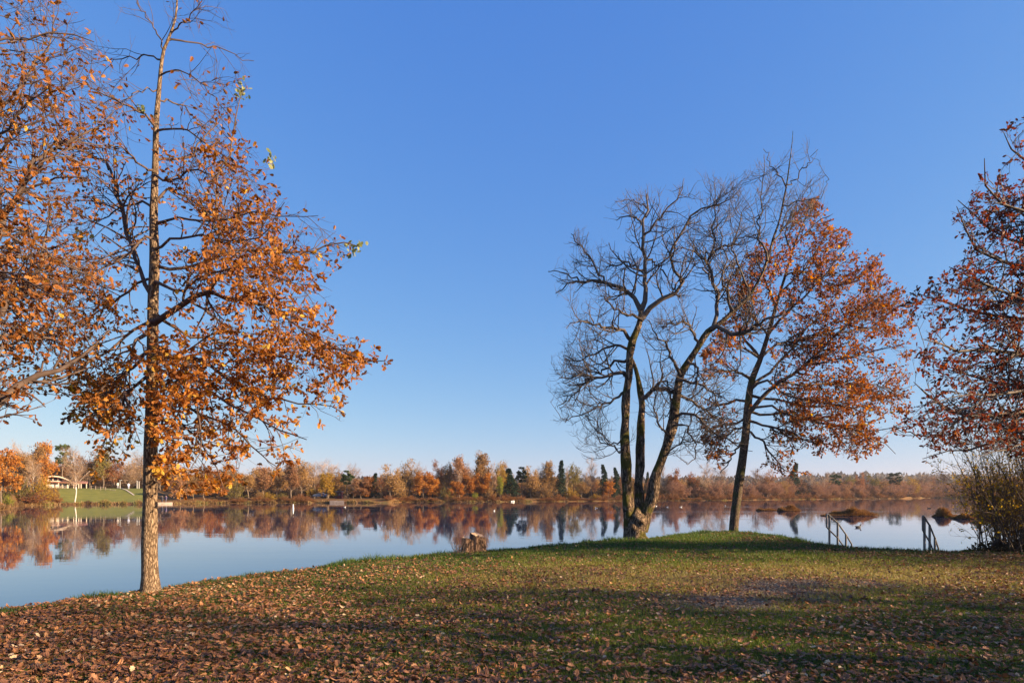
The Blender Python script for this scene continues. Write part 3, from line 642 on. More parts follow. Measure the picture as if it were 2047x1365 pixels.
lc([(1256, 718, 5.5), (1240, 720, 4.4), (1218, 732, 3.6), (1195, 745, 2.8), (1165, 735, 2), (1130, 715, 1.2)], 1.3)
lc([(1261, 680, 6), (1240, 664, 5), (1215, 656, 4), (1190, 652, 3), (1160, 640, 2), (1130, 652, 1.1)], -1.3)
lc([(1261, 700, 5), (1235, 690, 4), (1200, 700, 3), (1160, 720, 2), (1125, 705, 1.1)], 0.3)
lc([(1255, 780, 5), (1230, 800, 3.8), (1200, 810, 2.8), (1160, 830, 1.8), (1120, 838, 1)], -0.6)
lc([(1252, 870, 3.4), (1235, 885, 2.6), (1205, 885, 1.8), (1190, 870, 1)], 0.6)
lc([(1251, 905, 3), (1230, 895, 2.4), (1200, 870, 1.6), (1185, 840, 0.9)], -0.4)
lc([(1283, 800, 8), (1290, 791, 7), (1300, 783, 6.4), (1312, 778, 6), (1330, 777, 6), (1348, 782, 6)], -0.5, 0.4)
lc([(1302, 783, 4), (1312, 770, 4), (1325, 762, 3.4), (1338, 770, 2.6), (1342, 800, 2), (1335, 840, 1.2)], -0.5, 0.2)
lc([(1425, 655, 7), (1433, 625, 6), (1428, 580, 5), (1420, 548, 4.4), (1417, 517, 4), (1428, 491, 3), (1428, 431, 2), (1427, 395, 1.2), (1430, 365, 0.8)], 0.5, -0.5)
lc([(1416, 517, 3.6), (1430, 503, 3), (1447, 494, 2.6), (1470, 484, 2), (1500, 470, 1.4), (1530, 468, 0.9)], -0.5, -0.3)
lc([(1418, 560, 3), (1405, 520, 2.4), (1385, 500, 2), (1360, 495, 1.3), (1340, 515, 0.8)], -0.6, -0.4)
lc([(1423, 658, 8), (1445, 656, 7), (1465, 666, 6.4), (1485, 672, 6), (1505, 655, 5), (1525, 643, 4), (1545, 640, 3), (1575, 625, 1.6)], -1.6, -0.5)
lc([(1352, 833, 5), (1365, 828, 4.4), (1385, 830, 4), (1406, 844, 3.6), (1432, 864, 3), (1460, 880, 2.4), (1478, 893, 1.6), (1500, 900, 1)], -1.0, -0.3)
lc([(1357, 790, 5), (1372, 792, 4.4), (1396, 811, 3.4), (1425, 832, 2.6), (1450, 845, 2), (1480, 865, 1)], 1.0, -0.3)
lc([(1345, 850, 4), (1370, 850, 3), (1385, 880, 2.4), (1390, 915, 1.6), (1370, 930, 1)], -0.8, -0.3)
lc([(1320, 925, 3), (1345, 895, 2.4), (1375, 880, 2), (1405, 885, 1)], -0.8, -0.2)
lc([(1534, 522, 4), (1520, 490, 3), (1515, 450, 2.4), (1520, 400, 1.8), (1525, 350, 1.2), (1530, 310, 0.8)], 0.5, -0.8)
lc([(1572, 375, 2), (1555, 345, 1.6), (1540, 325, 1.3), (1528, 298, 0.8)], 0.2, -0.8)
lc([(1573, 370, 2), (1595, 350, 1.6), (1615, 325, 1.3), (1632, 305, 0.8)], -0.3, -0.8)
lc([(1565, 410, 2.4), (1590, 405, 1.8), (1620, 400, 1.4), (1645, 385, 1), (1658, 355, 0.8)], -0.4, -0.8)
lc([(1545, 480, 3), (1570, 455, 2.2), (1600, 440, 1.6), (1640, 425, 1)], 0.5, -0.8)
lc([(1500, 590, 4), (1480, 540, 3), (1465, 500, 2.2), (1475, 450, 1.6), (1490, 410, 1)], -0.5, -0.7)
lc([(1466, 622, 4), (1445, 560, 3), (1450, 520, 2.2), (1440, 470, 1.6), (1455, 430, 0.9)], -0.9, -0.6)
lc([(1395, 694, 5), (1385, 660, 4), (1365, 640, 3), (1345, 650, 2.2), (1320, 655, 1.3)], -0.6, -0.6)
lc([(1375, 722, 5), (1390, 735, 4), (1392, 760, 3), (1380, 790, 1.6)], -0.6, -0.6)
lc([(1360, 750, 5), (1345, 715, 4), (1330, 690, 3), (1310, 665, 2), (1295, 640, 1)], -0.6, -0.4)
lc([(1357, 760, 5), (1388, 765, 3.6), (1420, 780, 2.6), (1440, 820, 1.8), (1450, 860, 1)], -0.9, -0.4)
lc([(1338, 870, 4), (1320, 850, 3), (1308, 815, 2), (1312, 780, 1)], -0.6, -0.3)
lc([(1283, 640, 5), (1262, 632, 4), (1240, 625, 3), (1215, 600, 2), (1195, 590, 1)], -0.8, -0.3)
lc([(1288, 540, 4), (1265, 530, 3), (1235, 528, 2.2), (1210, 540, 1)], 0.7, -0.2)
lc([(1288, 520, 4), (1310, 525, 3), (1330, 545, 2.2), (1340, 570, 1)], 0.7, -0.2)
specC = dict(wob=0.045, levels=[
    ([0], dict(count=430, t0=0.15, t1=1.0, ang=(58, 18), length=1.7, n=8, up=0.11, noise=0.17, rr=0.5, rmin=0.012, tfall=0.35, tip=0.35), 4, False),
    ([0, 1], dict(count=2100, t0=0.15, t1=1.0, ang=(55, 20), length=0.78, n=6, up=0.14, noise=0.17, rr=0.6, rmin=0.0065, tfall=0.3, tip=0.5), 3, False),
    ([1, 2], dict(count=5200, t0=0.2, t1=1.0, ang=(50, 20), length=0.34, n=4, up=0.16, noise=0.15, rr=0.8, rmin=0.0042, tfall=0.2, tip=0.6), 3, True)])
C_POLY = [(1095, 540), (1140, 455), (1240, 380), (1380, 335), (1480, 345), (1560, 270), (1600, 240), (1670, 360), (1640, 470), (1600, 640), (1520, 760), (1500, 900), (1400, 950), (1300, 900), (1170, 930), (1100, 850), (1090, 760), (1120, 620)]
specC["clip"] = lambda Cc: in_poly(*pix(Cc[:, -1]), C_POLY)
rootC, bC, srcC = build_tree("bare_tree", baseC, "leafless tree dividing near the ground into three mossy stems with gnarled bark", C_L,
    [(*C0, 26, 0.15), (*C1, 18, 0.17), (*C2, 16, 0.17), (*C3, 18, 0.17)], rC, specC, (M_BARK_BARE, M_TWIG_DARK))

# ---- D: oak on the crest of the bank
rD = np.random.default_rng(14); dD = EYE * F / (1062 - HY); baseD = P(1466, 1062, dD)
TD_ = limb([(1466, 1070, 22), (1466, 1058, 19), (1475, 980, 17.5), (1485, 914, 16.5), (1491, 864, 15), (1495, 815, 14), (1502, 765, 12.5), (1521, 716, 10), (1536, 666, 8), (1552, 610, 6.5), (1570, 550, 5), (1588, 490, 3.6), (1608, 440, 2.4), (1624, 400, 1.2)], dD, 50)
D_L = []
def ld(pts, dd, off=0.0): D_L.append(limb(pts, dD + off, 14, dd))
ld([(1498, 825, 9), (1525, 792, 8), (1545, 772, 7.2), (1567, 759, 6.6), (1604, 732, 5.4), (1643, 693, 4.6), (1676, 666, 4), (1710, 635, 3), (1745, 600, 2), (1765, 560, 1.2)], -1.2)
ld([(1565, 762, 5), (1590, 768, 4.4), (1625, 768, 4), (1665, 765, 3.4), (1710, 768, 2.6), (1760, 770, 2), (1800, 800, 1.2)], 1.0, -0.5)
ld([(1604, 732, 4), (1650, 725, 3.4), (1700, 712, 2.6), (1750, 700, 2), (1805, 690, 1.2)], -1.3, -0.6)
ld([(1503, 760, 7), (1480, 745, 5), (1455, 740, 4), (1430, 745, 2.6), (1408, 760, 1.4)], -0.9)
ld([(1496, 800, 6), (1470, 800, 5), (1440, 810, 4), (1415, 800, 2.6), (1395, 790, 1.3)], 1.2)
ld([(1494, 850, 5), (1465, 860, 4), (1440, 880, 3), (1425, 905, 2), (1412, 925, 1.2)], -0.7)
ld([(1520, 720, 7), (1500, 690, 5.4), (1478, 660, 4), (1460, 620, 3), (1450, 570, 2), (1455, 530, 1.2)], 0.8)
ld([(1535, 670, 6), (1560, 640, 5), (1590, 610, 4), (1630, 570, 3), (1665, 530, 2.2), (1700, 480, 1.2)], -1.0)
ld([(1550, 615, 5), (1535, 575, 4), (1520, 540, 3), (1510, 500, 2), (1520, 465, 1.1)], -0.8)
ld([(1560, 585, 4), (1590, 560, 3.2), (1620, 520, 2.6), (1645, 480, 2), (1680, 455, 1.1)], 0.9)
ld([(1585, 500, 3), (1605, 470, 2.4), (1640, 440, 1.8), (1665, 430, 1)], -0.4)
ld([(1585, 510, 3), (1570, 470, 2.4), (1580, 430, 1.5), (1590, 410, 1)], 0.5)
ld([(1494, 840, 6), (1530, 850, 4.6), (1570, 860, 3.8), (1610, 880, 3), (1660, 890, 2), (1700, 900, 1.2)], -1.4)
ld([(1495, 820, 6), (1530, 830, 4.6), (1580, 825, 3.8), (1640, 840, 3), (1700, 860, 2.2), (1760, 880, 1.6), (1790, 905, 1)], 0.9)
ld([(1493, 860, 5), (1520, 880, 3.8), (1545, 910, 3), (1565, 935, 2), (1590, 950, 1.2)], -0.9)
ld([(1502, 770, 7), (1540, 740, 5), (1580, 700, 4), (1620, 650, 3), (1660, 610, 2), (1690, 560, 1.2)], 1.8)
ld([(1500, 780, 6), (1530, 760, 4.6), (1570, 790, 3.8), (1620, 800, 3), (1680, 810, 2), (1740, 830, 1.2)], -2.2)
ld([(1520, 716, 6), (1550, 690, 4.8), (1600, 680, 4), (1660, 660, 3), (1720, 640, 2), (1790, 620, 1.2)], 2.0)
ld([(1520, 716, 6), (1495, 700, 4.6), (1460, 690, 3.4), (1430, 680, 2.4), (1405, 700, 1.2)], -1.6)
ld([(1535, 670, 5), (1510, 640, 4), (1490, 600, 3), (1480, 560, 2), (1490, 520, 1.1)], -1.6)
ld([(1492, 870, 5), (1475, 895, 3.6), (1455, 925, 2.4), (1440, 945, 1.2)], 1.0)
ld([(1675, 666, 3), (1710, 660, 2.4), (1750, 650, 1.8), (1800, 600, 1)], 0.8, -1.1)
ld([(1570, 550, 3.6), (1600, 545, 3), (1640, 560, 2.4), (1690, 570, 1.8), (1750, 530, 1)], 0.4)
ld([(1497, 815, 6), (1540, 812, 4.6), (1600, 835, 3.8), (1670, 850, 3), (1740, 862, 2.2), (1800, 850, 1.2)], -2.0)
ld([(1500, 790, 6), (1550, 800, 4.6), (1620, 815, 3.6), (1700, 800, 2.6), (1780, 790, 1.8), (1825, 770, 1)], 1.6)
ld([(1495, 830, 5), (1470, 845, 4), (1440, 850, 3), (1410, 865, 2), (1400, 880, 1)], 0.6)
D_POLY = [(1600, 400), (1625, 385), (1650, 410), (1665, 450), (1705, 460), (1705, 500), (1765, 500), (1770, 545), (1815, 570), (1830, 640), (1825, 780), (1820, 860), (1760, 900), (1730, 925), (1650, 905), (1610, 960), (1560, 950), (1520, 1000), (1480, 960), (1410, 930), (1400, 860), (1395, 800), (1400, 700), (1440, 640), (1445, 540), (1500, 490), (1550, 470)]
specD = dict(wob=0.03, clip=lambda Cc: in_poly(*pix(Cc[:, -1]), D_POLY), levels=[
    ([0], dict(count=400, t0=0.15, t1=1.0, ang=(48, 15), length=1.7, n=8, up=0.0, noise=0.13, rr=0.5, rmin=0.008, tfall=0.4, tip=0.35), 4, False),
    ([0, 1], dict(count=2200, t0=0.2, t1=1.0, ang=(45, 16), length=0.9, n=6, up=0.0, noise=0.15, rr=0.6, rmin=0.005, tfall=0.35, tip=0.4), 3, False),
    ([1, 2], dict(count=4200, t0=0.25, t1=1.0, ang=(42, 18), length=0.45, n=4, up=0.0, noise=0.18, rr=0.7, rmin=0.004, tfall=0.2, tip=0.5), 3, True)])
rootD, bD, srcD = build_tree("oak_tree", baseD, "oak with a leaning dark trunk and rusty leaves, behind the three stemmed leafless tree", D_L, [(*TD_, 16, 0.05)], rD, specD, (M_BARK_OAK2, M_TWIG_DARK))
add_crown(rootD, bD, np.concatenate([resample_all(srcD[2][0], 4), srcD[3][0]]), 12, 0.13, rD, M_OAKR, lambda pos, idx: np.clip(0.52 + np.random.default_rng(5).normal(0, 0.14, 5000)[idx % 5000] + rD.normal(0, 0.15, len(pos)) + (rD.random(len(pos)) < 0.012) * 0.5, 0, 1),
          prob=lambda pos: np.interp(pix(pos)[0], [1400, 1480, 1560, 1830], [0.8, 0.65, 0.62, 0.65]))

# ---- E: dark copper tree reaching in from the right
rE = np.random.default_rng(15); dE = 15.2; baseE = np.array([18.0, 15.4, 0.0]); pE = pix(baseE)[0]
def le_(pts, dd, off=0.0): E_L.append(limb(pts, dE + off, 14, dd))
E_L = []
TE = limb([(pE, 1085, 50), (pE, 1000, 42), (pE, 850, 36), (pE - 4, 700, 31), (pE - 6, 550, 26), (pE - 10, 400, 20), (pE - 14, 250, 14), (pE - 20, 100, 9), (pE - 24, -60, 4)], 15.4, 40)
for pts, dd, off in [
    ([(pE, 860, 15), (2200, 850, 13), (2100, 838, 11), (2047, 829, 9), (1985, 829, 8), (1930, 833, 6.5), (1886, 811, 5), (1853, 785, 3.6), (1838, 770, 2.4), (1830, 762, 1.3)], -2.0, 1.5),
    ([(1930, 833, 5), (1893, 859, 4), (1860, 870, 3.4), (1838, 871, 2.8), (1805, 859, 1.8), (1790, 850, 1)], -0.4, 0.3),
    ([(pE, 900, 12), (2180, 900, 10), (2080, 880, 8), (2000, 880, 6), (1940, 895, 4), (1890, 900, 2.6), (1850, 915, 1.3)], -1.0, 1.5),
    ([(pE, 780, 15), (2180, 740, 12), (2080, 710, 9), (2000, 700, 7), (1930, 700, 5), (1880, 690, 3.4), (1840, 680, 1.4)], -3.0, 1.5),
    ([(pE, 700, 14), (2180, 660, 11), (2080, 640, 9), (2000, 640, 7), (1920, 610, 4.6), (1870, 600, 3), (1835, 585, 1.3)], 0.8, 1.5),
    ([(pE, 660, 14), (2180, 590, 11), (2080, 550, 8), (2000, 520, 6), (1950, 490, 4), (1925, 450, 2.4), (1915, 410, 1.2)], -1.0, 1.5),
    ([(pE - 6, 560, 12), (2180, 500, 9), (2080, 450, 7), (2010, 410, 4.6), (1975, 370, 3), (1965, 325, 1.3)], -1.5, 1.5),
    ([(pE - 10, 450, 10), (2180, 390, 8), (2090, 340, 6), (2040, 310, 4), (2015, 280, 2), (2008, 258, 1)], -1.0, 1.5),
    ([(pE - 14, 350, 9), (2180, 280, 7), (2110, 240, 5), (2070, 200, 3), (2050, 180, 1.3)], -0.6, 1.5),
    ([(pE, 820, 12), (2180, 800, 9), (2080, 780, 7), (2000, 760, 5), (1930, 750, 3.4), (1870, 740, 1.4)], 1.0, 1.5),
    ([(pE, 740, 12), (2180, 760, 9), (2080, 770, 7), (1990, 790, 5), (1920, 790, 3.4), (1860, 810, 1.4)], -3.5, 1.5),
    ([(pE, 620, 12), (2180, 600, 9), (2080, 600, 7), (2000, 580, 5), (1940, 560, 3.4), (1895, 535, 1.4)], -3.0, 1.5),
    ([(pE, 540, 12), (2180, 540, 9), (2090, 500, 7), (2020, 480, 5), (1960, 440, 3.4), (1920, 400, 1.4)], 1.4, 1.5),
    ([(pE, 880, 10), (2180, 930, 8), (2100, 910, 6), (2040, 890, 4), (2000, 900, 2), (1960, 910, 1.2)], -3.0, 1.5),
    ([(pE, 700, 12), (2300, 560, 9), (2360, 420, 7), (2380, 300, 4), (2400, 200, 1.4)], 3.0, 1.5),
    ([(pE, 800, 12), (2420, 700, 9), (2520, 600, 7), (2600, 500, 4), (2640, 420, 1.4)], 2.0, 1.5),
    ([(pE, 860, 12), (2450, 820, 9), (2560, 780, 7), (2640, 740, 4), (2700, 700, 1.4)], -2.0, 1.5),
    ([(pE, 500, 10), (2350, 380, 8), (2420, 280, 6), (2450, 180, 4), (2460, 80, 1.4)], -1.0, 1.5)]:
    le_(pts, dd, off)
E_POLY = [(2700, 1000), (2100, 940), (2000, 905), (1900, 900), (1850, 925), (1840, 880), (1780, 860), (1800, 820), (1850, 780), (1820, 700), (1850, 650), (1800, 610), (1830, 560), (1890, 545), (1925, 500), (1895, 420), (1940, 380), (1960, 310), (1990, 320), (2000, 250), (2040, 240), (2080, 130), (2200, -100), (2700, -200)]
specE = dict(wob=0.04, clip=lambda Cc: in_poly(*pix(Cc[:, -1]), E_POLY), levels=[
    ([0], dict(count=420, t0=0.2, t1=1.0, ang=(45, 15), length=1.45, n=8, up=0.01, noise=0.12, rr=0.5, rmin=0.007, tfall=0.4, tip=0.35), 4, False),
    ([0, 1], dict(count=2200, t0=0.2, t1=1.0, ang=(42, 16), length=0.95, n=6, up=0.01, noise=0.15, rr=0.6, rmin=0.0045, tfall=0.35, tip=0.4), 3, False),
    ([1, 2], dict(count=4800, t0=0.25, t1=1.0, ang=(40, 18), length=0.45, n=4, up=0.0, noise=0.18, rr=0.7, rmin=0.0035, tfall=0.2, tip=0.5), 3, True)])
rootE, bE, srcE = build_tree("beech_tree", baseE, "dark copper leaved tree reaching in from the right edge above the shrub", E_L, [(*TE, 16, 0.04)], rE, specE, (M_BARK_OAK2, M_TWIG_DARK))
add_crown(rootE, bE, np.concatenate([resample_all(srcE[2][0], 4), srcE[3][0]]), 14, 0.094, rE, M_BEECH, lambda pos, idx: np.clip(0.5 + np.random.default_rng(6).normal(0, 0.12, 5000)[idx % 5000] + rE.normal(0, 0.16, len(pos)), 0, 1),
          half=OVAL_H, wide=0.9, prob=lambda pos: np.interp(pix(pos)[1], [200, 650, 800, 950], [0.95, 0.8, 0.5, 0.5]))

# ---- F: many-stemmed shrub in front of it
rF = np.random.default_rng(16); baseF = np.array([14.5, 17.7, 0.0]); nS = 230
az = rF.uniform(0, 2 * np.pi, nS); el = np.radians(rF.uniform(38, 88, nS)); st = baseF + np.stack([rF.normal(0, 0.55, nS), rF.normal(0, 0.4, nS), np.full(nS, -0.12)], 1)
st[:, :2] += 0.6 * np.stack([np.cos(az), np.sin(az)], 1) * rF.random((nS, 1))
d = np.stack([np.cos(az) * np.cos(el), np.sin(az) * np.cos(el), np.sin(el)], 1); Ls = rF.uniform(2.0, 4.6, nS) * (0.25 + 0.8 * np.sin(el)); pos = st; pp = [pos]
for k in range(9):
    pos = pos + d * (Ls / 9)[:, None]; pp.append(pos); d = norm(d + rF.normal(0, 0.06, d.shape) + np.array([-0.012, 0, -0.035]))
SB = np.stack(pp, 1); kp = (pix(SB)[0].min(1) > 1850 + 90 * rF.random(nS)) & (pix(SB)[1].min(1) > 835); SB = SB[kp]; nS = len(SB); SR = rF.uniform(0.010, 0.022, nS)[:, None] * np.linspace(1, 0.25, 10)[None]
rootF = thing("shrub", baseF, "large twiggy shrub with thin arching stems and a few yellow leaves beside the right handrail", "shrub")
bb = Bag(); v, f = tubes(SB, SR, 5, 0, rF); bb.add(v - baseF, [f]); link("stems", bb.mesh("stems", M_TWIG_DARK, True), rootF)
S2, R2, _ = spawn(resample_all(SB, 8), resample_rad(SR, 8), 1300, 0.12, 1, (32, 12), 1.0, 6, rF, up=0.03, noise=0.1, rr=0.55, rmin=0.0045, tfall=0.3)
S3, R3, _ = spawn(resample_all(S2, 8), resample_rad(R2, 8), 4600, 0.1, 1, (38, 14), 0.45, 4, rF, up=0.03, noise=0.12, rr=0.7, rmin=0.0034, tfall=0.3)
bb = Bag()
for B_, R_ in ((S2, R2), (S3, R3)):
    v, f = tubes(B_, R_, 3, 0, rF); bb.add(v - baseF, [f])
link("twigs", bb.mesh("twigs", M_TWIG, True), rootF)
M_YEL = leaf_mat("yellow_leaf", [(0.0, (0.18, 0.09, 0.025)), (0.4, (0.30, 0.19, 0.035)), (0.8, (0.50, 0.36, 0.04)), (1.0, (0.58, 0.28, 0.04))], 0.45)
add_crown(rootF, baseF, S3, 5, 0.06, rF, M_YEL, lambda pos, idx: np.clip(rF.normal(0.55, 0.25, len(pos)), 0, 1), half=OVAL_H, wide=1.1, name="leaves",
          prob=lambda pos: np.interp(pix(pos)[1], [860, 950, 1090], [0.2, 0.8, 1.0]))
# the low tangle at its foot
ft = Bag(); nl = 5200; a_ = rF.uniform(0, 2 * np.pi, nl); r_ = np.sqrt(rF.random(nl)) ; px_ = baseF[0] + 0.4 + 2.7 * r_ * np.cos(a_); py_ = baseF[1] + 0.2 + 1.0 * r_ * np.sin(a_)
pz = ground_z(px_, py_) + rF.random(nl) * 0.38 * (1 - r_ ** 2)
leafbag(ft, np.stack([px_, py_, pz], 1) - baseF, rF.normal(0, 1, (nl, 3)), rF.uniform(0.05, 0.1, nl), rF, rF.random(nl) * 0.6, half=OVAL_H)
link("undergrowth", ft.mesh("undergrowth", leaf_mat("undergrowth_leaf", [(0, (0.04, 0.03, 0.015)), (0.5, (0.09, 0.06, 0.025)), (1, (0.09, 0.11, 0.03))], 0.3)), rootF)

# ---- trees standing beyond the right edge, whose shade falls over the grass
def side_tree(base, h, seed, label):
    r = np.random.default_rng(seed); base = np.asarray(base, float)
    ps = np.array([[0, 0, -0.2], [0.05, 0, h * 0.25], [-0.1, 0.1, h * 0.5], [0.1, 0, h * 0.75], [0.0, 0.1, h]]) + base
    tp, tr = resample(ps, [0.24, 0.19, 0.14, 0.08, 0.02], 30)
    tp8 = tp[None]; LBs, LRs, _ = spawn(resample_all(tp8, 8), resample_rad(tr[None], 8), 34, 0.2, 0.97, (68, 10), h * 0.42, 14, r, up=0.02, noise=0.07, rr=0.55, rmin=0.02, tfall=0.55)
    root, b, src = build_tree("oak_tree", base, label, [(LBs[i], LRs[i]) for i in range(len(LBs))], [(tp, tr, 12, 0.05)], r,
        dict(levels=[([0], dict(count=260, t0=0.2, t1=1, ang=(48, 14), length=1.7, n=6, up=0, noise=0.12, rr=0.5, rmin=0.008, tfall=0.4), 4, False),
                     ([0, 1], dict(count=1300, t0=0.2, t1=1, ang=(45, 15), length=0.8, n=4, up=0, noise=0.14, rr=0.6, rmin=0.005, tfall=0.3), 3, False)]), (M_BARK_OAK2, M_TWIG_DARK))
    add_crown(root, b, src[2][0], 2, 0.15, r, M_OAKR, lambda pos, idx: np.clip(r.normal(0.5, 0.2, len(pos)), 0, 1))
side_tree((17.0, 2.6, 0), 7.5, 41, "oak standing just beyond the right edge, casting shade over the near grass")
side_tree((22.5, 4.8, 0), 8.5, 42, "taller oak standing farther beyond the right edge of the photo")
side_tree((29.0, 10.3, 0), 8.0, 43, "oak outside the photo on the right, behind the copper leaved tree")
# ---------------------------------------------------------------- trees of the far shore
def far_leaf(name, stops, tr=0.3): return leaf_mat(name, stops, tr, 0.7, hue_obj=True, spec=0.15)
FM = dict(
    tan=far_leaf("tan_foliage", [(0.1, (0.15, 0.08, 0.03)), (0.5, (0.34, 0.20, 0.075)), (0.9, (0.47, 0.30, 0.11))]),
    pink=far_leaf("pinkish_foliage", [(0.1, (0.17, 0.08, 0.04)), (0.5, (0.36, 0.19, 0.095)), (0.9, (0.48, 0.28, 0.14))]),
    oak=far_leaf("orange_foliage", [(0.1, (0.18, 0.065, 0.018)), (0.5, (0.42, 0.165, 0.035)), (0.9, (0.56, 0.28, 0.05))]),
    red=far_leaf("red_brown_foliage", [(0.1, (0.12, 0.042, 0.022)), (0.5, (0.26, 0.10, 0.042)), (0.9, (0.38, 0.17, 0.06))]),
    gold=far_leaf("golden_foliage", [(0.1, (0.22, 0.12, 0.02)), (0.5, (0.40, 0.24, 0.035)), (0.9, (0.50, 0.36, 0.06))]),
    olive=far_leaf("olive_foliage", [(0.1, (0.09, 0.07, 0.02)), (0.5, (0.19, 0.15, 0.04)), (0.9, (0.28, 0.24, 0.06))]),
    lime=far_leaf("yellow_green_foliage", [(0.1, (0.14, 0.16, 0.02)), (0.5, (0.27, 0.28, 0.035)), (0.9, (0.36, 0.38, 0.05))]),
    spruce=far_leaf("spruce_needles", [(0.1, (0.012, 0.026, 0.016)), (0.5, (0.028, 0.052, 0.028)), (0.9, (0.05, 0.085, 0.035))], 0.1),
    pine=far_leaf("pine_needles", [(0.1, (0.03, 0.05, 0.02)), (0.5, (0.065, 0.10, 0.035)), (0.9, (0.11, 0.15, 0.045))], 0.1),
    woodmix=far_leaf("rust_wood_foliage", [(0.1, (0.13, 0.06, 0.03)), (0.5, (0.29, 0.14, 0.06)), (0.9, (0.42, 0.22, 0.08))]),
    mauve=far_leaf("pinkish_scrub_foliage", [(0.1, (0.12, 0.065, 0.045)), (0.5, (0.26, 0.145, 0.095)), (0.9, (0.38, 0.22, 0.14))]),
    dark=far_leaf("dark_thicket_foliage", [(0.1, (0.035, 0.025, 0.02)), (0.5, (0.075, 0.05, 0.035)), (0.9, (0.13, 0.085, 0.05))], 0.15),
)
M_FTWIG = plain_mat("grey_brown_twigs", (0.34, 0.225, 0.14), 0.9, nsc=0.5)
M_FTRUNK = plain_mat("far_tree_bark", (0.17, 0.125, 0.09), 0.9, nsc=1.5)
M_BIRCH = plain_mat("white_birch_bark", (0.62, 0.55, 0.48), 0.8, nsc=3)

def quads(pos, d, L, wd, r):
    u = norm(d); s_ = norm(np.cross(u, r.normal(0, 1, pos.shape)))
    L = L[:, None]; wd = wd[:, None]
    v = np.stack([pos - s_ * wd * 0.4, pos + u * L * 0.45 + s_ * wd, pos + u * L, pos + u * L * 0.5 - s_ * wd], 1)
    return v.reshape(-1, 3), np.arange(len(pos) * 4).reshape(-1, 4)

